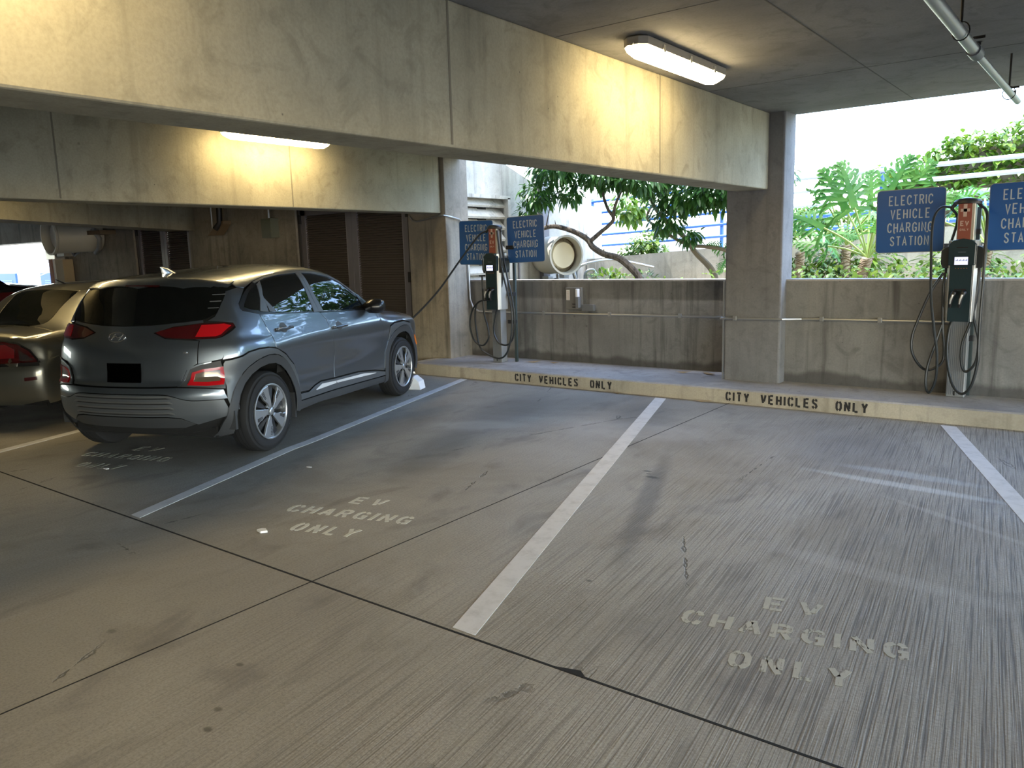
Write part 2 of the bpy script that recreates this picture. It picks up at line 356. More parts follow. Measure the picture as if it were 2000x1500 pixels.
# ceiling lights
def fixture(cx, cy, label, length=1.32):
    root = empty('ceiling_light', (cx, cy, CZ), label, 'ceiling light', 'wraparound ceiling lights')
    L = length/2; w = .085
    def oct(hw, hl, z, c=.045): return [(x, y, z) for x, y in ((hw-c, hl), (hw, hl-c), (hw, -hl+c), (hw-c, -hl), (-hw+c, -hl), (-hw, -hl+c), (-hw, hl-c), (-hw+c, hl))]
    m = MB().rings([oct(w-.02, L-.02, 0), oct(w, L, -.012), oct(w, L, -.06)], cap=True); m.build('housing', M['grey_light'], root, bevel=.003)
    m = MB().rings([oct(w-.004, L-.004, -.06), oct(w-.01, L-.02, -.085), oct(w-.035, L-.07, -.115)], cap=True); m.build('diffuser', M['lamp'], root, smooth=False)
    for s in (-1, 1):
        for y in (-.4, 0, .4):
            MB().box((s*w-.006, y-.015, -.075), (s*(w+.008), y+.015, -.03)).build('latch', M['alu'], root)
    for s in (-1, 1): MB().lathe([(.0, 0), (.012, 0), (.012, .02), (0, .02)], (0, s*(L-.004), -.055), (0, s, 0), 12).build('end_knob', M['grey_light'], root)
    return root
M['grey_light'] = mat('fixture_housing', (.33, .30, .25), .5)
f0 = fixture(-2.50, 5.25, 'lit long ceiling light beside the nearest beam, above the empty bays')
for (x, y, lb) in ((-7.08, 5.35, 'lit long ceiling light half hidden behind the nearest beam, above the grey car'), (-2.50, .75, 'lit long ceiling light above and left of the camera'), (-9.35, 3.4, 'lit long ceiling light beside the oblique beam, above the parked sedan'), (2.2, 1.0, 'lit long ceiling light behind and right of the camera')):
    c = copy_tree(f0); c.location = (x, y, CZ); c['label'] = lb
# sprinkler pipe under the ceiling
root = empty('sprinkler_pipe', (-.72, 4.0, 2.6), 'silver pipe hung from the ceiling at the upper right', 'pipe')
MB().tube([(-.73, -4, 2.6), (-.72, 5.3, 2.6)], .030, 14).build('pipe_run', M['steel'], root, True, wpar=root)
MB().tube([(-.72, 5.3, 2.6), (-.70, 7.35, 2.6)], .022, 14).build('pipe_end', M['steel'], root, True, wpar=root)
MB().tube([(-.72, 5.18, 2.6), (-.72, 5.34, 2.6)], .038, 14).build('coupling', M['grey_metal'], root, True, wpar=root)
for y in (4.75, 6.95):
    m = MB().tube([(-.72, y, CZ), (-.72, y, 2.65)], .007, 6); m.tube([(-.72+.04*math.sin(a), y, 2.61+.045*math.cos(a)) for a in [k*2*PI/16 for k in range(16)]], .0035, 5, closed=True)
    m.build('hanger', M['black'], root, True, wpar=root)
for y in (5.38, 7.3):
    m = MB().lathe([(.015, 0), (.011, .02), (.011, .05), (.02, .055), (.0, .056)], (-.72, y, 2.62), (0, 0, 1), 10); m.tube([(-.75, y, 2.70), (-.69, y, 2.70)], .008, 6)
    m.build('sprinkler_head', M['black'], root, True, wpar=root)
# stall lines
def stripe(pts, w, label, m=None):
    mb = MB(); P = [Vector((*p, 0)) for p in pts]
    L = []; R = []
    for i, p in enumerate(P):
        t = (P[min(i+1, len(P)-1)]-P[max(i-1, 0)]).normalized(); u = Vector((1, 0, 0))/max(.3, abs(t.y)) ; L.append(p-u*w/2*.95); R.append(p+u*w/2*.95)
    poly = L+R[::-1]; mb.prism([(a.x, a.y, .0005) for a in poly], (0, 0, .0018))
    o = mb.build('stall_line', M['line']); tag(o, label, 'painted line', 'white stall lines'); return o
stripe([(-4.80, 2.33), (-5.42, 3.98), (-5.48, 4.22), (-6.54, 7.53)], .105, 'white stall line along the right side of the grey car, kinked near its rear wheel')
stripe([(-2.075, 2.325), (-3.77, 7.52)], .125, 'white stall line between the two empty bays, ending near the middle of the kerb')
stripe([(-1.05, 7.51), (.65, 2.33)], .12, 'white stall line at the right edge, leaning the other way')
stripe([(-7.52, 2.35), (-9.15, 7.5)], .11, 'white stall line between the grey car and the silver sedan')
stripe([(-10.2, 2.35), (-11.85, 7.5)], .11, 'white stall line left of the silver sedan')
# small litter
def litter(x, y, pts, m, name, label, h=.004):
    mb = MB().prism([(x+a, y+b, .002) for a, b in pts], (0, 0, h)); o = mb.build(name, m); tag(o, label, name.replace('_', ' ')); return o
litter(-3.87, 2.61, [(-.03, -.02), (.02, -.03), (.045, .0), (.0, .02), (-.02, .01)], M['paper'], 'paper_scrap', 'crumpled white paper scrap left of the lettering in the second bay', .012)
litter(-6.15, 2.80, [(-.025, -.012), (.02, -.01), (.03, .01), (-.01, .015)], M['paper'], 'paper_scrap', 'tiny white scrap below the lettering behind the grey car')
litter(-4.79, 3.68, [(-.02, -.01), (.02, -.008), (.02, .01), (-.01, .012)], M['paper'], 'paper_scrap', 'tiny white scrap on the floor right of the white line by the grey car')
for i, (x, y, a, s, lb) in enumerate(((-3.3, 7.54, .2, .09, 'dry tan leaf at the foot of the kerb under the right stencil'), (-4.30, 7.54, -.1, .06, 'dry dark leaf at the foot of the kerb under the left stencil'), (-3.9, 8.35, .4, .09, 'dry leaf on the walk left of the square column'), (-3.6, 8.38, -.5, .11, 'larger dry leaf on the walk beside the square column'), (-6.0, 8.3, .8, .1, 'dry leaf on the walk right of the left charging station'), (-5.7, 8.35, .1, .07, 'small dry leaf on the walk under the wall box'))):
    z = .15 if y > 7.6 else 0
    mb = MB(); ca, sa = math.cos(a), math.sin(a); P = []
    for t in range(9):
        u = t/8*2-1; w = .28*s*(1-u*u); P.append((u*s, w, .012*abs(u)))
    vs = [(x+ca*px-sa*py, y+sa*px+ca*py, z+.004+pz) for px, py, pz in P]+[(x+ca*px+sa*py, y+sa*px-ca*py, z+.004+pz) for px, py, pz in P[::-1]]
    mb.prism(vs, (0, 0, .002)); o = mb.build('dry_leaf', M['dryleaf'] if 'dryleaf' in M else M.setdefault('dryleaf', mat('dry_leaf', (.30, .22, .12), .8))); tag(o, lb, 'leaf', 'dry leaves by the kerb')
# white folded card by the front wheel
# ---------------------------------------------------------------- lettering drawn as strokes (4 x 6 grid)
G = {
 'E': [[(4, 6), (0, 6), (0, 0), (4, 0)], [(0, 3), (3.1, 3)]], 'L': [[(0, 6), (0, 0), (3.7, 0)]],
 'C': [[(4, 4.5), (3.5, 5.6), (2.1, 6), (.7, 5.5), (0, 4.3), (0, 1.7), (.7, .5), (2.1, 0), (3.5, .4), (4, 1.5)]],
 'T': [[(-.2, 6), (4.2, 6)], [(2, 6), (2, 0)]], 'R': [[(0, 0), (0, 6), (2.6, 6), (3.7, 5.5), (3.9, 4.5), (3.6, 3.5), (2.6, 3), (0, 3)], [(2.2, 3), (4, 0)]],
 'I': [[(0, 6), (0, 0)]], 'V': [[(-.1, 6), (2, 0), (4.1, 6)]], 'H': [[(0, 6), (0, 0)], [(4, 6), (4, 0)], [(0, 3), (4, 3)]],
 'A': [[(-.1, 0), (2, 6), (4.1, 0)], [(.8, 2), (3.2, 2)]], 'N': [[(0, 0), (0, 6), (4, 0), (4, 6)]],
 'G': [[(4, 4.5), (3.5, 5.6), (2.1, 6), (.7, 5.5), (0, 4.3), (0, 1.7), (.7, .5), (2.1, 0), (3.4, .4), (4, 1.4), (4, 2.7), (2.3, 2.7)]],
 'S': [[(3.8, 4.7), (3.3, 5.6), (2, 6), (.7, 5.6), (.2, 4.6), (.8, 3.6), (3.2, 2.5), (3.9, 1.4), (3.3, .4), (2, 0), (.7, .4), (.1, 1.4)]],
 'O': [[(2, 6), (.7, 5.5), (0, 4.2), (0, 1.8), (.7, .5), (2, 0), (3.3, .5), (4, 1.8), (4, 4.2), (3.3, 5.5), (2, 6)]],
 'Y': [[(-.1, 6), (2, 2.9), (4.1, 6)], [(2, 3), (2, 0)]], 'P': [[(0, 0), (0, 6), (2.8, 6), (3.8, 5.4), (3.9, 4.4), (3.6, 3.3), (2.6, 2.8), (0, 2.8)]],
 'K': [[(0, 6), (0, 0)], [(4, 6), (.3, 2.6)], [(1.4, 3.6), (4, 0)]], 'D': [[(0, 0), (0, 6), (2.4, 6), (3.6, 5.3), (4, 4), (4, 2), (3.6, .7), (2.4, 0), (0, 0)]], 'U': [[(0, 6), (0, 1.5), (.7, .4), (2, 0), (3.3, .4), (4, 1.5), (4, 6)]], '-': [[(.6, 3), (3.4, 3)]]}
ST = {  # stencil cuts
 'E': [[(0, 6.3), (0, -.3)], [(1, 6), (4, 6)], [(1, 3), (3.4, 3)], [(1, 0), (4, 0)]], 'V': [[(-.1, 6.2), (1.7, .2)], [(4.1, 6.2), (2.6, 1.3)]],
 'C': [[(1.7, 6), (.7, 5.5), (0, 4.3), (0, 1.7), (.7, .5), (1.7, 0)], [(2.5, 6), (3.5, 5.6), (4, 4.3)], [(2.5, 0), (3.5, .4), (4, 1.7)]],
 'H': [[(0, 6.2), (0, -.2)], [(4, 6.2), (4, -.2)], [(.9, 3), (3.1, 3)]], 'A': [[(-.1, -.1), (1.7, 5.2)], [(2.2, 6), (4.1, -.1)], [(1.5, 1.8), (2.6, 1.8)]],
 'R': [[(0, -.2), (0, 6.2)], [(.9, 6), (2.6, 6), (3.7, 5.5), (3.9, 4.5), (3.6, 3.5), (2.6, 3), (.9, 3)], [(2.4, 2.5), (4, -.2)]],
 'G': [[(1.7, 6), (.7, 5.5), (0, 4.3), (0, 1.7), (.7, .5), (1.7, 0)], [(2.5, 6), (3.5, 5.6), (4, 4.6)], [(2.5, 0), (4, .2), (4, 2.6), (2.4, 2.6)]],
 'I': [[(0, 6.2), (0, -.2)]], 'N': [[(0, 4.6), (0, -.2)], [(0, 6.2), (4, -.1)], [(4, 6.2), (4, 1.6)]],
 'O': [[(1.6, 6), (.7, 5.6), (0, 4.4), (0, 1.6), (.7, .4), (1.6, 0)], [(2.4, 6), (3.3, 5.6), (4, 4.4), (4, 1.6), (3.3, .4), (2.4, 0)]],
 'L': [[(0, 6.2), (0, -.2)], [(1, 0), (3.8, 0)]], 'Y': [[(-.1, 6.1), (1.6, 3.2)], [(4.1, 6.1), (2, 2.8), (2, -.2)]], 'T': [[(-.2, 6), (4.2, 6)], [(2, 5.1), (2, -.2)]],
 'S': [[(3.9, 4.8), (3.3, 5.8), (2.3, 6)], [(1.6, 6), (.6, 5.6), (.2, 4.5), (1, 3.5), (3.2, 2.6), (3.9, 1.4), (3.3, .4), (2.4, 0)], [(1.6, 0), (.6, .3), (.1, 1.3)]]}
def ribbon(mb, pl, w, fn, th):
    P = [Vector((*p, 0)) for p in pl]; L = []; R = []; n = len(P)
    closed = (P[0]-P[-1]).length < 1e-6
    for i, p in enumerate(P):
        a = (P[i]-P[i-1]) if i > 0 else ((P[-1]-P[-2]) if closed else None); b = (P[i+1]-P[i]) if i < n-1 else ((P[1]-P[0]) if closed else None)
        if a is None: a = b
        if b is None: b = a
        a = a.normalized(); b = b.normalized(); na = Vector((-a.y, a.x, 0)); nb = Vector((-b.y, b.x, 0)); m = (na+nb)
        m = m.normalized() if m.length > 1e-3 else na
        k = 1/max(.45, m.dot(na)); L.append(p+m*w/2*k); R.append(p-m*w/2*k)
    vs = [fn(q.x, q.y, 0) for q in L]+[fn(q.x, q.y, 0) for q in R]+[fn(q.x, q.y, th) for q in L]+[fn(q.x, q.y, th) for q in R]
    fs = []
    for i in range(n-1):
        fs += [(2*n+i, 2*n+i+1, 3*n+i+1, 3*n+i), (i, i+1, 2*n+i+1, 2*n+i), (n+i, 3*n+i, 3*n+i+1, n+i+1)]
    fs += [(0, 2*n, 3*n, n), (n-1, 2*n-1, 4*n-1, 3*n-1)]
    mb.add(vs, fs)
def write(mb, text, fn, h, w, stroke, gap=.35, stencil=False, th=.001, center=True, x0=0., y0=0.):
    """fn maps (u along the line, v up, n out) to 3-D; h letter height, w letter width"""
    tab = ST if stencil else G
    adv = []
    for ch in text: adv.append(w*.55 if ch == ' ' else (stroke if ch == 'I' else w))
    tot = sum(adv)+gap*w*(len(text)-1); x = x0-(tot/2 if center else 0)
    for ch, a in zip(text, adv):
        if ch != ' ':
            for pl in tab.get(ch, G.get(ch)):
                sx = (w-stroke)/4; sy = (h-stroke)/6
                ribbon(mb, [((x+stroke/2+px*(0 if ch == 'I' else sx)), y0+stroke/2+py*sy) for px, py in pl], stroke, fn, th)
        x += a+gap*w
    return tot
# kerb stencils: both read CITY VEHICLES ONLY
for (x0, x1, lb) in ((-5.79, -4.41, 'black stencilled CITY VEHICLES ONLY on the kerb, left of the middle white line'), (-3.105, -1.71, 'black stencilled CITY VEHICLES ONLY on the kerb, below the square column')):
    root = empty('kerb_lettering', ((x0+x1)/2, KY-.005, .022), lb, 'painted lettering', 'kerb stencils')
    for wd, cx in (('CITY', -.55), ('VEHICLES', -.035), ('ONLY', .545)):
        mb = MB(); write(mb, wd, lambda u, v, n: (u, -n, v), .100, .058, .020, .31, True, x0=cx); mb.build('word', M['stencil_black'], root)
# floor stencils
def floor_text(ex, ey, ang, rows, m, lb):
    root = empty('floor_lettering', (ex, ey, .0008), lb, 'painted lettering', 'floor stencils', ang)
    for t, cx, y0, w, g, h in rows:
        mb = MB(); write(mb, t, lambda u, v, n: (u, v, n), h, w, .025, g, True, .0012, True, cx, y0); mb.build('word', m, root)
rows = [('EV', -.01, .18, .092, .60, .14), ('CHARGING', 0, -.075, .088, .38, .14), ('ONLY', .025, -.365, .082, .44, .14)]
floor_text(-3.68, 3.105, .275, rows, M['stencil'], 'white EV CHARGING ONLY lettering in the bay right of the grey car')
floor_text(-.956, 3.07, .22, rows, M['stencil_faint'], 'worn pale EV CHARGING ONLY lettering in the nearest bay, lower right')
floor_text(-6.41, 3.095, .32, rows, M['stencil_faint'], 'dim EV CHARGING ONLY lettering behind the grey car')
# ---------------------------------------------------------------- car bodies as smooth solids
def hermite(xs, ys):
    xs = np.array(xs, float); ys = np.array(ys, float)
    d = np.diff(ys)/np.diff(xs); m = np.zeros(len(xs)); m[0] = d[0]; m[-1] = d[-1]
    for i in range(1, len(xs)-1):
        if d[i-1]*d[i] > 0:
            a = xs[i]-xs[i-1]; b = xs[i+1]-xs[i]
            m[i] = 3*(a+b)/((2*b+a)/d[i-1]+(b+2*a)/d[i])
    def f(x):
        x = np.clip(x, xs[0], xs[-1]); i = np.clip(np.searchsorted(xs, x, side='right')-1, 0, len(xs)-2)
        h = xs[i+1]-xs[i]; t = (x-xs[i])/h
        return ((2*t**3-3*t**2+1)*ys[i]+(t**3-2*t**2+t)*h*m[i]+(-2*t**3+3*t**2)*ys[i+1]+(t**3-t**2)*h*m[i+1])
    return f
def smax(a, b, k):
    h = np.clip(.5+.5*(a-b)/k, 0, 1); return b+(a-b)*h+k*h*(1-h)
class Solid:
    def __init__(s, top, plan, sec, rear, nose, rcurve=.12, ncurve=.45, crown=.07, k=.09, zb=.2, haunch=0, fr=None, kr=.07):
        s.T = hermite(*top); s.P = hermite(*plan); s.S = hermite(*sec); s.R = hermite(*rear); s.N = hermite(*nose)
        s.rc, s.nc, s.cr, s.k, s.zb, s.hn, s.kr = rcurve, ncurve, crown, k, zb, haunch, kr
    def F(s, p):
        x, y, z = p[..., 0], p[..., 1], p[..., 2]; ay = np.abs(y)
        W = s.P(x)+s.S(z)
        if s.hn:
            W = W+s.hn*np.exp(-((x+.05)/.55)**2-((z-.82)/.1)**2)+s.hn*.9*np.exp(-((x-2.65)/.5)**2-((z-.84)/.12)**2)
            W = W-.02*np.exp(-((x-1.25)/.8)**2-((z-.5)/.13)**2)
        fs = ay-W
        ft = (z-(s.T(x)-s.cr*(ay/.7)**2.4))*.85
        fr = (s.R(z)+s.rc*(ay/.85)**2.4-x)*.95
        ff = x-(s.N(z)-s.nc*(ay/.85)**3)
        fb = s.zb-z
        f = smax(fs, ft, s.k); f = smax(f, fr, s.kr); f = smax(f, ff, .12); return smax(f, fb, .05)
    def cast(s, o, d, n=90, L=3.2):
        # first entry of each ray o + t d into the solid; returns points and a hit mask
        ts = np.linspace(0, L, n); prev = s.F(o); lo = np.zeros(len(o)); hi = np.full(len(o), -1.)
        for a, b in zip(ts[:-1], ts[1:]):
            cur = s.F(o+d*b); new = (hi < 0) & (prev > 0) & (cur <= 0); lo[new] = a; hi[new] = b; prev = cur
        ok = hi > 0; l, h = lo.copy(), np.where(ok, hi, 0)
        for _ in range(22):
            m = (l+h)/2; v = s.F(o+d*m[:, None]) > 0; l = np.where(v, m, l); h = np.where(v, h, m)
        return o+d*((l+h)/2)[:, None], ok
    def grad(s, p, e=.002):
        g = np.stack([s.F(p+np.eye(3)[i]*e)-s.F(p-np.eye(3)[i]*e) for i in range(3)], -1)
        return g/np.maximum(np.linalg.norm(g, axis=-1, keepdims=True), 1e-9)
SUV = Solid(
    top=([-.8,-.62,-.45,-.2,.1,.5,.9,1.2,1.5,1.8,2.1,2.25,2.6,3.0,3.3,3.5], [1.37,1.405,1.425,1.455,1.485,1.518,1.538,1.53,1.475,1.33,1.155,1.08,1.04,.985,.91,.8]),
    plan=([-.75,-.55,-.3,0,.5,1.3,2.0,2.6,3.0,3.3,3.5], [.72,.81,.87,.90,.893,.888,.893,.90,.87,.80,.70]),
    sec=([.1,.2,.3,.45,.6,.72,.84,.92,.97,1.02,1.06,1.2,1.35,1.5,1.6], [-.09,-.05,-.02,-.012,-.02,-.015,.0,-.006,-.025,-.04,-.055,-.115,-.185,-.265,-.33]),
    rear=([.1,.3,.42,.55,.62,.68,.8,.9,.98,1.04,1.12,1.25,1.4,1.5,1.6], [-.5,-.64,-.70,-.715,-.70,-.665,-.655,-.64,-.61,-.575,-.53,-.455,-.36,-.33,-.3]),
    nose=([.1,.3,.5,.7,.85,1.0], [3.35,3.45,3.47,3.46,3.42,3.3]), rcurve=.26, haunch=.016, ncurve=.31)
SEDAN = Solid(
    top=([-1.1,-.9,-.6,-.42,-.3,-.1,.1,.3,.6,1.0,1.5,1.9,2.3,2.8,3.2,3.6,3.8], [.90,.955,.975,.985,1.02,1.19,1.32,1.37,1.395,1.40,1.36,1.26,1.06,.96,.91,.82,.75]),
    plan=([-1.1,-.8,-.4,0,.8,2.0,2.8,3.3,3.6,3.8], [.78,.85,.885,.90,.905,.905,.89,.85,.80,.70]),
    sec=([.1,.2,.3,.5,.65,.75,.82,.9,.95,1.0,1.1,1.2,1.35,1.5], [-.08,-.03,-.01,0,-.005,-.02,-.035,-.06,-.09,-.12,-.18,-.24,-.32,-.42]),
    rear=([.1,.3,.45,.6,.68,.8,.9,.96,1.1,1.4], [-.85,-1.0,-1.03,-1.02,-.98,-.965,-.96,-.93,-.8,-.5]),
    nose=([.1,.3,.5,.7,.85,1.0], [3.65,3.75,3.77,3.74,3.65,3.5]), rcurve=.22, ncurve=.3)
def resample(poly, step, closed=True):
    P = [np.array(p, float) for p in poly]; out = []; n = len(P)
    for i in range(n if closed else n-1):
        a, b = P[i], P[(i+1) % n]; k = max(1, int(np.ceil(np.linalg.norm(b-a)/step)))
        out += [a+(b-a)*j/k for j in range(k)]
    if not closed: out.append(P[-1])
    return out
def inset(poly, d):
    P = [np.array(p, float) for p in poly]; n = len(P)
    ar = sum(P[i][0]*P[(i+1) % n][1]-P[(i+1) % n][0]*P[i][1] for i in range(n)); s = 1 if ar > 0 else -1; out = []
    for i in range(n):
        a = P[i]-P[i-1]; b = P[(i+1) % n]-P[i]; a /= max(np.linalg.norm(a), 1e-9); b /= max(np.linalg.norm(b), 1e-9)
        na = np.array([-a[1], a[0]])*s; nb = np.array([-b[1], b[0]])*s; m = na+nb; m /= max(np.linalg.norm(m), 1e-6)
        out.append(P[i]+m*d/max(.5, m.dot(na)))
    return out
def smooth_poly(poly, n=4):
    P = [Vector((*p, 0)) for p in poly]; k = len(P); out = []
    for i in range(k):
        a, b, c, d = P[i-1], P[i], P[(i+1) % k], P[(i+2) % k]
        for j in range(n):
            t = j/n; q = .5*((2*b)+(c-a)*t+(2*a-5*b+4*c-d)*t*t+(3*b-a-3*c+d)*t**3); out.append((q.x, q.y))
    return out
MISS = []
def panel(S, name, poly, axis, m, parent, side=-1, off=0., res=.05, gap=.0045, holes=(), thick=.007, sub=None, offfn=None):
    """a body panel: 2-D outline pressed onto the solid S. axis 'y': outline in (x,z) seen from one side; 'x-': (y,z) from the back; 'x+': from the front; 'z': (x,y) from above"""
    P = resample(inset(poly, gap) if gap else poly, res); H = [resample(h, res) for h in holes]
    vs = [Vector(p) for p in P]; ed = [(i, (i+1) % len(P)) for i in range(len(P))]
    base = len(vs)
    for h in H:
        vs += [Vector(p) for p in h]; ed += [(base+i, base+(i+1) % len(h)) for i in range(len(h))]; base = len(vs)
    nb = len(vs)
    xs = [p[0] for p in P]; ys = [p[1] for p in P]
    allb = np.array([p[:] for p in vs]); x = min(xs)+res*.5
    while x < max(xs):
        y = min(ys)+res*.5
        while y < max(ys):
            if np.min(np.hypot(allb[:, 0]-x, allb[:, 1]-y)) > res*.45: vs.append(Vector((x, y)))
            y += res
        x += res
    r = delaunay_2d_cdt(vs, ed, [], 1, 1e-7)
    v2 = np.array([p[:] for p in r[0]]); fs = [list(f) for f in r[2]]
    if holes:
        def ins(p, poly):
            c = False; n = len(poly)
            for i in range(n):
                a, b = poly[i], poly[i-1]
                if (a[1] > p[1]) != (b[1] > p[1]) and p[0] < (b[0]-a[0])*(p[1]-a[1])/(b[1]-a[1])+a[0]: c = not c
            return c
        out = []
        for f in fs:
            c = v2[f].mean(0)
            if ins(c, P) and not any(ins(c, h) for h in H): out.append(f)
        fs = out
    n = len(v2); z = np.zeros(n)
    if axis == 'y': o = np.stack([v2[:, 0], z+side*1.3, v2[:, 1]], 1); d = np.array([0, -side, 0.]); L = 1.3
    elif axis == 'x-': o = np.stack([z-1.6, v2[:, 0], v2[:, 1]], 1); d = np.array([1., 0, 0]); L = 2.6
    elif axis == 'x+': o = np.stack([z+4.4, v2[:, 0], v2[:, 1]], 1); d = np.array([-1., 0, 0]); L = 2.6
    else: o = np.stack([v2[:, 0], v2[:, 1], z+2.2], 1); d = np.array([0, 0, -1.]); L = 2.2
    D = np.tile(d, (n, 1)); p, ok = S.cast(o, D, 70, L)
    if not ok.all():
        MISS.append((name, int((~ok).sum())))
        ip, _ = S.cast(o*np.array([1, 1, 1]), D, 70, L)
        okp = p[ok]
        for i in np.where(~ok)[0]:
            j = np.argmin(np.linalg.norm(v2[ok]-v2[i], axis=1)); p[i] = okp[j]
    nr = S.grad(p); q = p+nr*off
    if offfn is not None: q = q+nr*np.array([offfn(a) for a in v2])[:, None]
    # fold the rim inward for a visible panel edge
    cnt = {}
    for f in fs:
        for i in range(len(f)):
            e = (f[i], f[(i+1) % len(f)]); cnt[e] = cnt.get(e, 0)+1
    rim = [e for e in cnt if (e[1], e[0]) not in cnt]
    idx = {}; q2 = [tuple(a) for a in q]; nn = [tuple(a) for a in nr]; F2 = [tuple(f) for f in fs]
    flip = False
    if fs:
        f = fs[len(fs)//2]; a, b, c = q[f[0]], q[f[1]], q[f[2]]; flip = np.dot(np.cross(b-a, c-a), nr[f[0]]) < 0
    if flip: F2 = [f[::-1] for f in F2]
    for a, b in rim:
        for i in (a, b):
            if i not in idx: idx[i] = len(q2); q2.append(tuple(q[i]-nr[i]*thick)); nn.append(tuple(nr[i]))
        F2.append((b, a, idx[a], idx[b]) if not flip else (a, b, idx[b], idx[a]))
    me = bpy.data.meshes.new(name); me.from_pydata(q2, [], F2); me.update()
    me.polygons.foreach_set('use_smooth', [True]*len(me.polygons))
    try: me.normals_split_custom_set_from_vertices(nn)
    except Exception as e: print('normals', e)
    me.materials.append(m); ob = bpy.data.objects.new(name, me); COL.objects.link(ob); ob.parent = parent
    return ob
def mir(poly): return [(-a, b) for a, b in poly]
def arc(cx, cz, r, a0, a1, n=14, ry=None):
    ry = ry or r
    return [(cx+r*math.cos(math.radians(a0+(a1-a0)*i/n)), cz+ry*math.sin(math.radians(a0+(a1-a0)*i/n))) for i in range(n+1)]
def carpaint(name, col, metal=.85, rough=.30):
    m = mat(name, col, rough, metal); m.node_tree.nodes['Principled BSDF'].inputs['Coat Weight'].default_value = 1.0
    m.node_tree.nodes['Principled BSDF'].inputs['Coat Roughness'].default_value = .03; return m
M['paint'] = carpaint('grey_metallic_paint', (.15, .175, .205)); M['clad'] = mat('satin_cladding', (.115, .125, .135), .42, .5)
M['cladd'] = mat('arch_lip_plastic', (.045, .047, .05), .5, .1); M['glass'] = mat('tinted_glass', (.004, .005, .005), .015, 0, IOR=1.55)
M['trimb'] = mat('gloss_black_trim', (.008, .008, .009), .25); M['tyre'] = mat('tyre_rubber', (.010, .010, .011), .8)
M['silver'] = mat('alloy_silver', (.55, .57, .59), .28, .85); M['darkalloy'] = mat('alloy_dark', (.05, .052, .058), .4, .6)
M['chrome'] = mat('chrome', (.8, .8, .8), .08, 1.); M['redlens'] = mat('red_lens', (.42, .006, .01), .12, 0, Coat_Weight=1.)
M['redlensd'] = mat('dark_red_lens', (.045, .003, .004), .12, 0, Coat_Weight=1.); M['clearlens'] = mat('smoked_lens', (.10, .075, .05), .1, 0, Coat_Weight=1.)
M['strip'] = mat('sky_bright_strip', (.72, .74, .76), .3, .3); M['silver2'] = mat('lit_rib', (.20, .20, .20), .35, .7); M['amber'] = mat('amber_lens', (.65, .17, .02), .2); M['plate'] = mat('black_plate', (.0008, .0008, .0008), 1., 0, Specular_IOR_Level=0.)  # strip: the sky it reflects is put into a pale colour
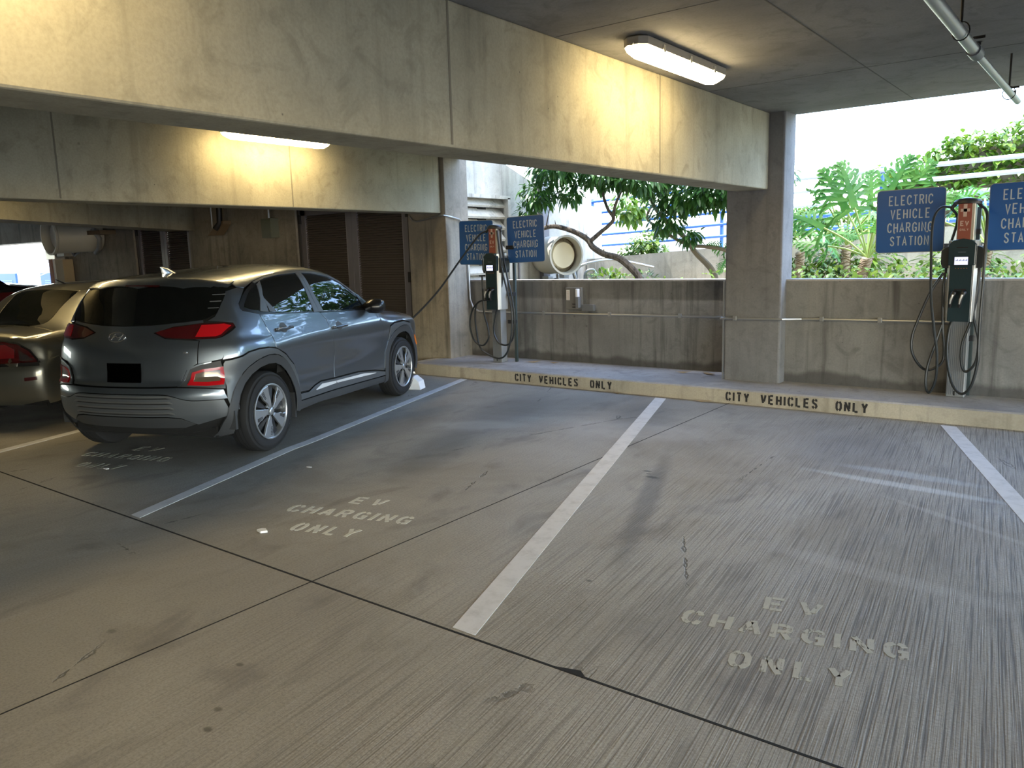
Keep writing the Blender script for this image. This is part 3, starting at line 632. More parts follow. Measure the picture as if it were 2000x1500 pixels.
def wheel(parent, x, y, side, R=.334, rr=.228, wd=.205, style='suv', steer=0):
    """side: -1 right, +1 left; wheel disc faces outward"""
    w = empty('wheel', (x, y, R), None, None); w.parent = parent; w.rotation_euler = (0, 0, steer)
    del_keys = [k for k in w.keys()]
    s = side; h = wd/2
    prof = [(rr, -wd+.02), (R-.05, -wd+.005), (R-.012, -wd+.02), (R, -wd+.045), (R, -.045), (R-.012, -.018), (R-.045, -.002), (R-.06, .001), (rr+.012, -.004), (rr, -.012)]
    ax = (0, s, 0)
    t = MB().lathe(prof, (0, 0, 0), ax, 56)
    t.build('tyre', M['tyre'], w, True)
    g = MB().lathe([(R-.028, .0005), (R-.033, .0015), (R-.038, .0005)], (0, 0, 0), ax, 56); 
    for k in (-.065, -.10, -.135): g.lathe([(R+.0005, k-.004), (R+.0008, k+.004)], (0, 0, 0), ax, 56)
    g.build('tyre_groove', M['dark'], w, True)
    MB().lathe([(rr+.003, -.006), (rr+.003, .004), (rr-.006, .006), (rr-.012, 0), (rr-.014, -.03), (rr-.02, -.16)], (0, 0, 0), ax, 64).build('rim', M['silver'], w, True)
    MB().lathe([(0.0, -.06), (.07, -.055), (rr-.04, -.07), (rr-.012, -.05)], (0, 0, 0), ax, 48).build('rim_dish', M['dark'], w, True)
    def pt(r, a, d): # polar on wheel face, d outward
        return Vector((r*math.cos(a)*(-s), s*d, r*math.sin(a)))
    if style == 'suv':
        for k in range(5):
            a0 = PI/2+2*PI*k/5+.10
            # broad machined blade
            out = [(.045, -.30), (.085, -.13), (.14, -.05), (rr-.012, -.02), (rr-.010, .30), (rr-.012, .62), (.175, .56), (.135, .60), (.085, .46), (.045, .42)]
            lo = [pt(r, a0+a, -.020) for r, a in out]; hi = [pt(r, a0+a, .000 if r > .1 else .004) for r, a in out]
            mb = MB().rings([lo, hi]); b = mb.build('spoke', M['silver'], w, bevel=.003)
            # dark faceted pocket on the blade with fins
            f = MB()
            for j in range(6):
                r = .13+.012*j; f.prism([pt(r, a0+.36, .0015), pt(r+.006, a0+.36, .0015), pt(r+.006, a0+.52, .0015), pt(r, a0+.53, .0015)], (0, s*.001, 0))
            f.build('fin', M['darkalloy'], b)
            out = [(.05, -.34), (.09, -.45), (.15, -.50), (rr-.013, -.50), (rr-.013, -.20), (.15, -.16), (.09, -.20)]
            lo = [pt(r, a0+a, -.05) for r, a in out]; hi = [pt(r, a0+a, -.028 if r > .1 else -.01) for r, a in out]
            MB().rings([lo, hi]).build('spoke_pocket', M['darkalloy'], w, bevel=.002)
    else:
        for k in range(5):
            a0 = PI/2+2*PI*k/5
            out = [(.04, -.5), (.1, -.22), (rr-.01, -.16), (rr-.01, .16), (.1, .22), (.04, .5)]
            MB().rings([[pt(r, a0+a, -.03) for r, a in out], [pt(r, a0+a, 0) for r, a in out]]).build('spoke', M['silver'], w, bevel=.003)
    MB().lathe([(.0, .012), (.024, .012), (.030, .008), (.034, -.01), (.06, -.015), (.062, -.03)], (0, 0, 0), ax, 28).build('hub_cap', M['silver'], w, True)
    for k in range(5):
        c = pt(.052, PI/2+2*PI*k/5-.15, -.004)
        m_ = MB().lathe([(.0, .006), (.011, .006), (.013, 0), (.013, -.01)], c, ax, 10); m_.build('lug_nut', M['dark'], w, True)
    return w
def inner_shell(S, parent, x0, x1, z0, z1, arches, m, off=-.036):
    """dark body under the panels, wheel wells cut out"""
    nx, na = 70, 44; rows = []
    xs = np.linspace(x0, x1, nx); obs = []
    # sections: rays from an inner axis outward are awkward for an implicit solid, so cast inward from a box
    ang = np.linspace(0, 2*PI, na, endpoint=False)
    pts = []
    for x in xs:
        o = np.stack([np.full(na, x), np.cos(ang)*1.6, .75+np.sin(ang)*1.6], 1); c = np.array([x, 0, .75]); d = c-o; d /= np.linalg.norm(d, axis=1)[:, None]
        p, ok = S.cast(o, d, 90, 1.6); nr = S.grad(p); q = p+nr*off; q[~ok] = c; pts.append(q)
    mb = MB(); vs = [tuple(v) for r in pts for v in r]; fs = []
    for i in range(nx-1):
        for j in range(na):
            f = (i*na+j, i*na+(j+1) % na, (i+1)*na+(j+1) % na, (i+1)*na+j)
            c = sum((Vector(vs[k]) for k in f), Vector())/4
            if any((c.x-ax)**2+(c.z-az)**2 < r*r and abs(c.y) > .55 for ax, az, r in arches): continue
            fs.append(f)
    fs += [tuple(range(na-1, -1, -1)), tuple(range((nx-1)*na, nx*na))]
    mb.add(vs, fs); return mb.build('inner_body', m, parent, True)
def wheel_well(parent, x, z, r, side, y1):
    mb = MB(); s = side; n = 20
    a = [math.radians(-12+204*i/n) for i in range(n+1)]
    o_ = [Vector((x+r*math.cos(t), s*y1, z+r*math.sin(t))) for t in a]; i_ = [Vector((v.x, s*.52, v.z)) for v in o_]
    k = n+1; mb.add(o_+i_, [(i, i+1, k+i+1, k+i) for i in range(n)]+[tuple(range(k, 2*k))]); return mb.build('wheel_well', M['dark'], parent, True)

# ---------------------------------------------------------------- the grey hatchback SUV
A = math.radians(20.24)
suv = empty('car', (-6.324, 3.573, 0), 'grey-blue metallic compact electric SUV plugged in, parked between white lines', 'car', rz=A+PI/2)
S = SUV; P_ = lambda *a, **k: panel(S, *a, **k)
arR = (.0, .345, .400); arF = (2.60, .345, .400)
inner_shell(S, suv, -.56, 3.40, .2, 1.5, (arR, arF), M['dark'])
lipo, lipi = .462, .392
def archpoly(c, a0, a1, r): return arc(c[0], c[1], r, a0, a1)
cl_top = [(-.313, .833), (-.241, .858), (-.123, .869), (0, .866), (.105, .846), (.257, .775), (.40, .668), (.452, .57), (.462, .40)]
for s in (-1, 1):
    # doors and quarters (x, z)
    rdoor = [(.055, 1.135), (.046, 1.12), (.060, 1.066), (.062, 1.027), (.093, .956), (.105, .851)]+[(.257, .780), (.403, .673), (.458, .57), (.467, .41)]+[(.617, .40), (.727, .433), (.839, .452), (1.105, .440), (1.108, .487), (1.122, .643), (1.108, .72), (1.087, .811), (1.046, .927), (1.030, 1.0), (.968, 1.075), (.955, 1.083), (.70, 1.097), (.40, 1.112)]
    rd = P_('rear_door', rdoor, 'y', M['paint'], suv, s)
    fdoor = [(1.105, .440), (1.571, .430), (1.928, .392), (2.170, .345), (2.168, .50), (2.150, .65), (2.120, .82), (2.085, .92), (2.03, 1.0), (1.90, 1.035), (1.70, 1.045), (1.3, 1.062), (.968, 1.075), (1.030, 1.0), (1.046, .927), (1.087, .811), (1.108, .72), (1.122, .643), (1.108, .487)]
    fd = P_('front_door', fdoor, 'y', M['paint'], suv, s)
    # rear quarter: from tail lamp to the rear door, up the pillar
    rq = [(.105, .851), (.093, .956), (.062, 1.027), (.060, 1.066), (.046, 1.12), (.055, 1.135), (-.01, 1.150), (-.135, 1.178), (-.150, 1.198), (-.140, 1.232), (-.055, 1.30), (.02, 1.35), (-.06, 1.363), (-.20, 1.34), (-.29, 1.245), (-.36, 1.15), (-.40, 1.118), (-.283, 1.094), (-.278, 1.062), (-.40, .995), (-.42, .90), (-.44, .818), (-.313, .838), (-.241, .862), (-.123, .873), (0, .870)]
    P_('rear_quarter_panel', rq, 'y', M['paint'], suv, s)
    ff = [(2.170, .345), (2.168, .50), (2.150, .65), (2.120, .82), (2.085, .92), (2.03, 1.0), (2.12, 1.02), (2.3, 1.0), (2.6, .975), (2.9, .94), (3.1, .90), (3.22, .84), (3.10, .70), (3.02, .62), (2.96, .72), (2.80, .825), (2.60, .862), (2.38, .86), (2.28, .83), (2.262, .675), (2.20, .40)]
    P_('front_fender', ff, 'y', M['paint'], suv, s)
    # cladding
    rc = cl_top+archpoly(arR, -4, 130, lipo)[:]+[(-.36, .60), (-.36, .42), (-.42, .40), (-.455, .52), (-.445, .67), (-.44, .79), (-.43, .812)]
    P_('rear_arch_cladding', rc, 'y', M['clad'], suv, s, off=.006)
    P_('rear_arch_lip', archpoly(arR, -12, 196, lipo)+archpoly(arR, 196, -12, lipi), 'y', M['cladd'], suv, s, off=.014, res=.03, gap=.001)
    fc = [(2.19, .38), (2.262, .675), (2.285, .82), (2.38, .85), (2.60, .852), (2.80, .815), (2.95, .71), (3.06, .55), (3.10, .40)]+archpoly(arF, 5, 175, lipo)
    P_('front_arch_cladding', fc, 'y', M['clad'], suv, s, off=.006)
    P_('front_arch_lip', archpoly(arF, -12, 196, lipo)+archpoly(arF, 196, -12, lipi), 'y', M['cladd'], suv, s, off=.014, res=.03, gap=.001)
    sl = [(.45, .40), (.617, .392), (.727, .428), (.839, .447), (1.10, .435), (1.571, .424), (1.928, .386), (2.19, .340), (2.19, .30), (1.084, .331), (.448, .337)]
    P_('door_cladding', sl, 'y', M['clad'], suv, s, off=.008)
    P_('side_sill', [(.43, .332), (1.084, .326), (2.2, .295), (2.21, .222), (1.15, .246), (.78, .262), (.45, .249)], 'y', M['cladd'], suv, s, off=.004)
    P_('chrome_strip', [(.725, .389), (.846, .424), (1.096, .410), (1.098, .389), (.737, .385)], 'y', M['strip'], suv, s, off=.014, gap=0, res=.03, thick=.006)
    P_('chrome_strip', [(1.104, .409), (1.677, .394), (1.925, .364), (1.849, .361), (1.122, .388)], 'y', M['strip'], suv, s, off=.014, gap=0, res=.03, thick=.006)
    # glasshouse: black surround, glass, pillar frames
    dlo = [(-.145, 1.192), (-.137, 1.232), (-.05, 1.298), (.038, 1.342), (.186, 1.395), (.377, 1.430), (.616, 1.452), (.946, 1.462), (1.164, 1.448), (1.432, 1.405), (1.60, 1.345), (1.78, 1.215), (1.93, 1.085), (1.945, 1.035), (1.70, 1.04), (1.3, 1.058), (.955, 1.078), (.70, 1.092), (.40, 1.108), (.055, 1.128), (-.02, 1.148), (-.13, 1.172)]
    P_('window_surround', dlo, 'y', M['trimb'], suv, s, off=-.004, gap=0)
    P_('quarter_window', [(.205, 1.368), (.075, 1.165), (-.01, 1.176), (-.095, 1.200), (-.062, 1.237), (.040, 1.308), (.12, 1.345)], 'y', M['glass'], suv, s, off=.000, gap=0)
    P_('rear_door_window', [(.288, 1.391), (.45, 1.411), (.673, 1.424), (.870, 1.430), (.888, 1.42), (.888, 1.288), (.872, 1.10), (.55, 1.112), (.30, 1.130), (.20, 1.146), (.212, 1.30)], 'y', M['glass'], suv, s, off=.0, gap=0)
    P_('front_door_window', [(.990, 1.427), (1.174, 1.418), (1.393, 1.382), (1.539, 1.322), (1.712, 1.205), (1.78, 1.15), (1.80, 1.055), (1.4, 1.066), (1.035, 1.088)], 'y', M['glass'], suv, s, off=.0, gap=0)
    P_('door_pillar', [(.872, 1.085), (.888, 1.288), (.895, 1.445), (.940, 1.448), (.940, 1.25), (.955, 1.085)], 'y', M['clad'], suv, s, off=.003, gap=.001)
    P_('door_pillar', [(.955, 1.085), (.946, 1.25), (.944, 1.448), (.990, 1.444), (1.0, 1.28), (1.035, 1.082)], 'y', M['clad'], suv, s, off=.003, gap=.001)
    P_('door_pillar', [(.075, 1.16), (.155, 1.26), (.205, 1.372), (.285, 1.398), (.212, 1.285), (.185, 1.142), (.12, 1.150)], 'y', M['clad'], suv, s, off=.003, gap=.001)
    P_('corner_trim', [(.198, 1.27), (.30, 1.135), (.205, 1.145)], 'y', M['clad'], suv, s, off=.003, gap=.001)
    P_('corner_trim', [(1.765, 1.20), (1.93, 1.075), (1.93, 1.045), (1.81, 1.05)], 'y', M['trimb'], suv, s, off=.006, gap=.001)
    P_('window_frame', [(.20, 1.384), (.38, 1.418), (.616, 1.440), (.946, 1.451), (1.164, 1.438), (1.432, 1.394), (1.59, 1.332), (1.76, 1.205), (1.78, 1.215), (1.60, 1.345), (1.432, 1.405), (1.164, 1.448), (.946, 1.461), (.616, 1.451), (.377, 1.429), (.186, 1.394)], 'y', M['clad'], suv, s, off=.003, gap=0, res=.04)
    # roof rail side: between window line and roof
    P_('cant_rail', [(-.06, 1.366), (.02, 1.352), (.186, 1.398), (.377, 1.433), (.616, 1.455), (.946, 1.465), (1.164, 1.451), (1.432, 1.408), (1.60, 1.348), (1.78, 1.218), (1.945, 1.09), (1.96, 1.04), (2.03, 1.012), (2.10, 1.022), (2.05, 1.075), (1.85, 1.22), (1.66, 1.36), (1.44, 1.442), (1.164, 1.482), (.946, 1.490), (.60, 1.478), (.30, 1.450), (0, 1.415), (-.08, 1.395)], 'y', M['paint'], suv, s, off=.002, gap=.001, res=.04)
    # handles
    for hx, hz in ((.30, .995), (1.22, .925)):
        h = empty('door_handle', (hx, 0, hz), None, None); h.parent = suv
        o, ok = S.cast(np.array([[hx, s*1.3, hz]]), np.array([[0, -s, 0.]]), 70, 1.3); y = o[0][1]
        MB().rings([[(-.125+.0*k, s*.0+y, -.018)] for k in range(0)] or [[(-.12, y+s*.012, -.012), (-.12, y+s*.012, .010), (-.12, y+s*.03, .010), (-.12, y+s*.03, -.012)], [(0, y+s*.026, -.013), (0, y+s*.026, .012), (0, y+s*.045, .010), (0, y+s*.045, -.010)], [(.12, y+s*.012, -.012), (.12, y+s*.012, .008), (.12, y+s*.03, .008), (.12, y+s*.03, -.010)]]).build('grip', M['paint'], h, bevel=.006)
        for e in (-.11, .11): MB().box((e-.02, y-s*.01, -.011), (e+.02, y+s*.018, .010)).build('mount', M['clad'], h, bevel=.003)
        P_('handle_cup_shade', [(hx+.055*math.cos(t), hz+.004+.042*math.sin(t)) for t in [k*2*PI/16 for k in range(16)]], 'y', M['cladd'], suv, s, off=.0015, gap=0, res=.03, thick=.003)  # dark oval paints the shadow of the recess behind the handle
    # tail lamps (seen from behind, y z) and bumper lamps
    lr = [(.287, 1.040), (.417, 1.076), (.606, 1.098), (.760, 1.100), (.800, 1.088), (.812, 1.066), (.775, 1.002), (.735, .985), (.60, .985), (.387, 1.0)]
    lr = [(s*a, b) for a, b in lr]
    P_('tail_lamp', lr, 'x-', M['redlensd'], suv, off=.008, gap=.002, res=.03)
    P_('tail_lamp_lens', [(s*a, b) for a, b in [(.62, 1.085), (.760, 1.088), (.795, 1.072), (.76, 1.010), (.73, .998), (.60, 1.0)]], 'x-', M['redlens'], suv, off=.012, gap=.0, res=.03)
    fg = [(s*a, b) for a, b in [(.515, .634), (.545, .70), (.575, .765), (.647, .795), (.775, .817), (.800, .70), (.806, .600), (.713, .618), (.60, .628)]]
    P_('lamp_housing', fg, 'x-', M['cladd'], suv, off=.004, gap=.001, res=.04)
    P_('bumper_lamp_ring', [(s*a, b) for a, b in [(.592, .736), (.66, .757), (.790, .770), (.795, .632), (.70, .630), (.569, .640)]], 'x-', M['redlens'], suv, off=.012, gap=0, res=.03, holes=[[(s*a, b) for a, b in [(.615, .725), (.67, .738), (.770, .748), (.772, .660), (.70, .655), (.600, .662)]]])
    P_('bumper_lamp', [(s*a, b) for a, b in [(.615, .725), (.67, .738), (.770, .748), (.772, .660), (.70, .655), (.600, .662)]], 'x-', M['clearlens'], suv, off=.009, gap=0, res=.03)
    P_('lamp_bezel', [(s*a, b) for a, b in [(.505, .632), (.52, .631), (.580, .762), (.647, .790), (.72, .805), (.72, .815), (.647, .800), (.568, .772)]], 'x-', M['paint'], suv, off=.016, gap=0, res=.03)
    P_('side_marker', [(2.985, .66), (3.02, .635), (3.07, .54), (3.05, .53), (3.0, .60)], 'y', M['amber'], suv, s, off=.016, gap=0, res=.02)
    # mirror
    mr = empty('wing_mirror', (1.80, s*.83, 1.035), None, None); mr.parent = suv
    mb = MB(); rg = []
    for k, (dy, sx, sz) in enumerate([(0, .03, .03), (.03, .06, .05), (.07, .095, .080), (.13, .10, .088), (.185, .08, .075), (.215, .035, .04)]):
        rg.append([(.02+.01*k+sx*math.cos(t), s*dy, .03+sz*math.sin(t)*(1 if math.sin(t) > 0 else .8)) for t in [j*2*PI/16 for j in range(16)]])
    mb.rings(rg); mb.build('mirror_housing', M['trimb'], mr, True)
    MB().rings([[(.06+.035*math.cos(t)+.01, s*dy, .075+.02*math.sin(t)) for t in [j*2*PI/10 for j in range(10)]] for dy in (.10, .2)]).build('turn_signal', M['silver'], mr, True)
    wheel_well(suv, arR[0], arR[1], .398, s, .86); wheel_well(suv, arF[0], arF[1], .398, s, .86)
# upper body
ry = lambda x: float(np.interp(x, [-.45, -.2, .3, .9, 1.5, 2.0], [.66, .66, .645, .62, .635, .70]))
rail = [(x, ry(x)) for x in np.linspace(-.02, 1.62, 12)]
P_('roof', [(x, -y) for x, y in rail]+[(1.62, .645)]+[(x, y) for x, y in rail[::-1]], 'z', M['paint'], suv, res=.07)
P_('roof_spoiler', [(-.03, -.655), (-.03, .655), (-.13, .672), (-.255, .60), (-.335, .40), (-.375, .0), (-.335, -.40), (-.255, -.60), (-.13, -.672)], 'z', M['paint'], suv, off=.012, res=.05, thick=.035)
P_('windscreen', [(-.62, 1.42), (.62, 1.42), (.78, 1.15), (.72, 1.10), (-.72, 1.10), (-.78, 1.15)], 'x+', M['glass'], suv, res=.07)
P_('bonnet', [(2.12, -.72), (2.12, .72), (2.7, .76), (3.2, .62), (3.33, .3), (3.35, 0), (3.33, -.3), (3.2, -.62), (2.7, -.76)], 'z', M['paint'], suv, res=.08)
P_('front_bumper', [(-.84, .28), (.84, .28), (.84, .74), (.5, .83), (-.5, .83), (-.84, .74)], 'x+', M['clad'], suv, res=.08)
for s in (-1, 1): P_('rear_corner_panel', [(s*a, b) for a, b in [(.632, .800), (.700, .812), (.785, .828), (.80, .87), (.795, 1.0), (.735, .985), (.60, .985), (.632, .975)]], 'x-', M['paint'], suv, off=-.0015, gap=.001, res=.04)
hw = [(.500, .636), (.555, .752), (.628, .80), (.632, .975), (.387, .995), (.280, 1.040), (.417, 1.082), (.63, 1.104), (.62, 1.13), (.50, 1.118), (.234, 1.098), (0, 1.092)]
hl = hw+[(-a, b) for a, b in hw[::-1][1:]]
def dent(v):
    y, z = v; d = 0
    e = lambda t: 1/(1+math.exp(-t*70))
    if .70 < z+.1:
        d -= .018*e(z-.66)*e(.845-z)*e(.385+.25*(z-.85)/.2*.2-abs(y))     # plate recess
    d += .012*math.exp(-((z-.905)/.022)**2)*e(.42-abs(y))               # handle bar above the recess
    d += .010*math.exp(-((z-.985)/.05)**2)
    return d
P_('tailgate', hl, 'x-', M['paint'], suv, res=.028, offfn=dent)
P_('rear_window', [(-.63, 1.133), (-.50, 1.121), (-.234, 1.100), (0, 1.094), (.234, 1.100), (.50, 1.121), (.63, 1.133), (.690, 1.17), (.705, 1.25), (.70, 1.355), (.55, 1.392), (0, 1.415), (-.55, 1.392), (-.70, 1.355), (-.705, 1.25), (-.69, 1.17)], 'x-', M['glass'], suv, res=.06, gap=0)
P_('high_brake_lamp', [(-.20, 1.382), (.12, 1.386), (.12, 1.394), (-.20, 1.390)], 'x-', M['redlensd'], suv, off=.012, gap=0, res=.03)
for z in (1.21, 1.26, 1.31):
    P_('pillar_fin', [(-.70, z), (-.63, z), (-.63, z+.004), (-.70, z+.004)], 'x-', M['silver'], suv, off=.006, gap=0, res=.03, thick=.003)
def wave(y, a, b): # bumper swage: high in the middle, dropping at the corners
    return b+(a-b)/(1+math.exp((abs(y)-.50)*28))
ys = [round(-.84+.04*i, 3) for i in range(43)]
up = [(y, wave(y, .578, .520)) for y in ys]
P_('rear_bumper', [(.50, .630), (.60, .624), (.71, .614), (.80, .598), (.82, .52)]+[p for p in up[::-1] if abs(p[0]) < .82]+[(-.82, .52), (-.80, .598), (-.71, .614), (-.60, .624), (-.50, .630)], 'x-', M['paint'], suv, res=.04)
def slats(v):
    y, z = v; k = 1/(1+math.exp((abs(y)-.47)*30)); return 0
P_('lower_bumper', [p for p in up if abs(p[0]) < .83]+[(.83, .39), (.60, .325), (.50, .385), (.40, .40), (-.40, .40), (-.50, .385), (-.60, .325), (-.83, .39)], 'x-', M['clad'], suv, res=.014, gap=.003, offfn=slats)
P_('diffuser_panel', [(-.59, .33), (-.50, .380), (-.40, .395), (.40, .395), (.50, .380), (.59, .33), (.5, .30), (-.5, .30)], 'x-', M['cladd'], suv, res=.04)
for z in (.562, .520, .478, .436): P_('bumper_rib', [(-.43, z-.007), (.43, z-.007), (.47, z-.012), (.44, z+.003), (-.44, z+.003), (-.47, z-.012)], 'x-', M['silver2'], suv, off=.009, gap=0, res=.04, thick=.008)  # paler than the cladding: the light the ribs catch is in the colour
for z in (.547, .505, .463, .421): P_('bumper_groove_shade', [(-.42, z-.004), (.42, z-.004), (.46, z-.007), (.42, z+.004), (-.42, z+.004), (-.46, z-.007)], 'x-', M['dark'], suv, off=.002, gap=0, res=.04, thick=.003)  # dark strips colour in the shade between the ribs
P_('number_plate', [(a+.037, b) for a, b in [(-.157, -.075), (.157, -.075), (.157, .075), (-.157, .075)]] and [(-.195, .668), (.120, .668), (.120, .813), (-.195, .813)], 'x-', M['plate'], suv, off=-.006, gap=0, res=.1)
# oval badge with slanted H
o, _ok = S.cast(np.array([[-1.6, .028, 1.012]]), np.array([[1., 0, 0]]), 70, 2); ex = o[0][0]-.016
bd = empty('rear_emblem', (ex, .028, 1.012), None, None); bd.parent = suv; bd.rotation_euler = (0, .42, 0)
ring = [(0, .078*math.cos(t), .040*math.sin(t)) for t in [k*2*PI/40 for k in range(40)]]
MB().tube(ring, .0045, 8, closed=True).build('ring', M['chrome'], bd, True)
mb = MB()
for pl in ([(-.052, -.022), (-.040, .0), (-.020, .026)], [(.052, .022), (.040, .0), (.020, -.026)], [(-.038, -.004), (-.01, .006), (.01, -.006), (.038, .004)]):
    mb.tube([(v.x, v.y, v.z) for v in crom([(0, -a, b) for a, b in pl], 6)], .0045, 6)
mb.build('letter', M['chrome'], bd, True)
# small chrome word badge
mb = MB(); fn = lambda u, v, n: (0-n, -u, v)
write(mb, 'ELECTRIC', fn, .017, .011, .0028, .35, th=.002)
o, _ok = S.cast(np.array([[-1.6, -.545, .885]]), np.array([[1., 0, 0]]), 70, 2)
wb = mb.build('word_badge', M['chrome'], suv); wb.location = (o[0][0]-.006, -.545, .880); wb.rotation_euler = (0, .1, -.28)
# shark fin aerial
mb = MB(); rg = []
for k, (t, h_) in enumerate([(0, 0), (.3, .35), (.6, .75), (1, 1)]):
    cx = .02-.11*t; ln = .085*(1-t)+.012; wd = .026*(1-t)+.004
    rg.append([(cx+ln*math.cos(a), wd*math.sin(a), 1.468+.07*h_) for a in [j*2*PI/14 for j in range(14)]])
mb.rings(rg).build('aerial', M['silver'], suv, True)
# rear wiper-less glass; underbody, exhaust-less floor, wheels
MB().box((-.45, -.70, .2), (3.2, .70, .3)).build('underbody', M['dark'], suv, bevel=.02)
for (x, s) in ((0, -1), (0, 1), (2.602, -1), (2.602, 1)): wheel(suv, x, s*.885, s)
# mud flaps at the rear arches
for s in (-1, 1):
    MB().box((.385, s*.70, .20), (.40, s*.865, .42)).build('mud_flap', M['cladd'], suv)
    MB().box((-.425, s*.70, .27), (-.40, s*.85, .42)).build('mud_flap', M['cladd'], suv)
print('MISS', MISS)
# ---------------------------------------------------------------- the other parked cars
M['redlensm'] = mat('dull_red_lens', (.14, .008, .01), .12, 0, Coat_Weight=1.); M['smoke'] = mat('smoke_lens', (.03, .025, .025), .1, 0, Coat_Weight=1.)
M['champ'] = carpaint('champagne_silver_paint', (.15, .15, .132), .8, .33); M['redp'] = carpaint('dark_red_paint', (.16, .012, .014), .5, .3)
A2 = math.radians(18.2)
sed = empty('car', (-9.26, 3.75, 0), 'champagne silver sedan parked left of the grey car, its rear corner at the left edge', 'car', rz=A2+PI/2)
S2 = SEDAN; Q_ = lambda *a, **k: panel(S2, *a, **k)
a1 = (0, .335, .37); a2 = (2.75, .335, .37)
inner_shell(S2, sed, -.88, 3.70, .2, 1.4, (a1, a2), M['dark'])
for s in (-1, 1):
    Q_('rear_quarter_panel', [(-.62, .70), (-.80, .665), (-.78, .80), (-.70, .905), (-.56, .945), (-.30, 1.0), (.05, 1.20), (.22, 1.30), (.30, 1.29), (.18, 1.12), (.12, .95), (.30, .95), (.34, .70), (.40, .52)]+arc(0, .335, .385, 25, 190), 'y', M['champ'], sed, s)
    Q_('rear_quarter_lower', [(-.62, .70), (-.38, .29), (-.75, .24), (-.86, .45), (-.80, .655)], 'y', M['champ'], sed, s, off=.001)
    Q_('rear_door', [(.34, .70), (.30, .95), (1.20, .935), (1.26, .6), (1.24, .32), (.43, .32), (.40, .52)], 'y', M['champ'], sed, s)
    Q_('front_door', [(1.26, .6), (1.20, .935), (2.28, .925), (2.34, .62), (2.30, .32), (1.24, .32)], 'y', M['champ'], sed, s)
    Q_('front_fender', [(2.34, .62), (2.28, .925), (3.4, .84), (3.6, .62), (3.3, .5)]+arc(2.75, .335, .385, 25, 175), 'y', M['champ'], sed, s)
    Q_('side_window', [(.16, .965), (.24, 1.13), (.36, 1.27), (.7, 1.335), (1.3, 1.345), (1.75, 1.26), (2.15, 1.02), (2.15, .955)], 'y', M['glass'], sed, s, off=-.002, gap=0)
    Q_('cant_rail', [(.22, 1.30), (.36, 1.275), (.7, 1.34), (1.3, 1.35), (1.75, 1.265), (2.17, 1.0), (2.25, 1.02), (1.85, 1.27), (1.4, 1.375), (.7, 1.38), (.3, 1.345), (.05, 1.24)], 'y', M['champ'], sed, s, off=.001, gap=0)
    Q_('tail_lamp', [(s*a, b) for a, b in [(.36, .86), (.50, .865), (.62, .84), (.72, .77), (.80, .655), (.36, .645)]], 'x-', M['redlensd'], sed, off=.008, res=.04)
    Q_('tail_lamp_lens', [(s*a, b) for a, b in [(.38, .83), (.52, .84), (.60, .79), (.60, .70), (.38, .69)]], 'x-', M['redlensm'], sed, off=.012, res=.04)
    Q_('tail_lamp_lens', [(s*a, b) for a, b in [(.63, .79), (.70, .74), (.77, .67), (.64, .665)]], 'x-', M['smoke'], sed, off=.012, res=.04)
    Q_('reflector', [(s*a, b) for a, b in [(.70, .515), (.80, .525), (.80, .492), (.70, .482)]], 'x-', M['redlensd'], sed, off=.008, gap=0, res=.03)
    wheel_well(sed, a1[0], a1[1], .38, s, .87); wheel_well(sed, a2[0], a2[1], .38, s, .87)
Q_('boot_lid', [(-.36, .645), (.36, .645), (.36, .86), (.66, .90), (.66, .93), (.0, .95), (-.66, .93), (-.66, .90), (-.36, .86)], 'x-', M['champ'], sed, res=.05)
Q_('boot_top', [(-.93, -.62), (-.47, -.72), (-.45, 0), (-.47, .72), (-.93, .62), (-.94, 0)], 'z', M['champ'], sed, res=.06)
Q_('rear_bumper', [(-.84, .28), (-.60, .235), (.60, .235), (.84, .28), (.84, .63), (-.84, .63)], 'x-', M['champ'], sed, res=.05)
for s in (-1, 1):
    Q_('c_pillar', [(-.44, s*.30), (-.34, s*.385), (.05, s*.43), (.10, s*.42), (.16, s*.60), (-.2, s*.74), (-.46, s*.74)], 'z', M['champ'], sed, off=.0, gap=.001)
    Q_('rear_corner', [(s*a, b) for a, b in [(.365, .868), (.50, .873), (.63, .85), (.73, .78), (.81, .66), (.87, .66), (.86, .80), (.80, .94), (.66, .935), (.66, .90)]], 'x-', M['champ'], sed, off=.001, gap=0)
Q_('rear_window', [(-.45, -.30), (-.345, -.385), (.05, -.43), (.10, -.40), (.10, .40), (.05, .43), (-.345, .385), (-.45, .30)], 'z', M['glass'], sed, off=.001, res=.05)
Q_('roof', [(.105, -.42), (.165, -.60), (1.5, -.56), (1.5, .56), (.165, .60), (.105, .42)], 'z', M['champ'], sed, res=.06)
Q_('windscreen', [(1.52, -.57), (2.25, -.70), (2.25, .70), (1.52, .57)], 'z', M['glass'], sed, res=.06)
Q_('bonnet', [(2.28, -.72), (3.4, -.66), (3.6, 0), (3.4, .66), (2.28, .72)], 'z', M['champ'], sed, res=.07)
MB().tube([(.32, .0, 1.36), (.29, 0, 1.385), (.20, 0, 1.425)], [.018, .01, .004], 8).build('aerial', M['black'], sed, True)
MB().box((-.7, -.72, .2), (3.4, .72, .3)).build('underbody', M['dark'], sed)
for (x, s) in ((0, -1), (0, 1), (2.75, -1), (2.75, 1)): wheel(sed, x, s*.89, s, .325, .21, .2, 'plain')
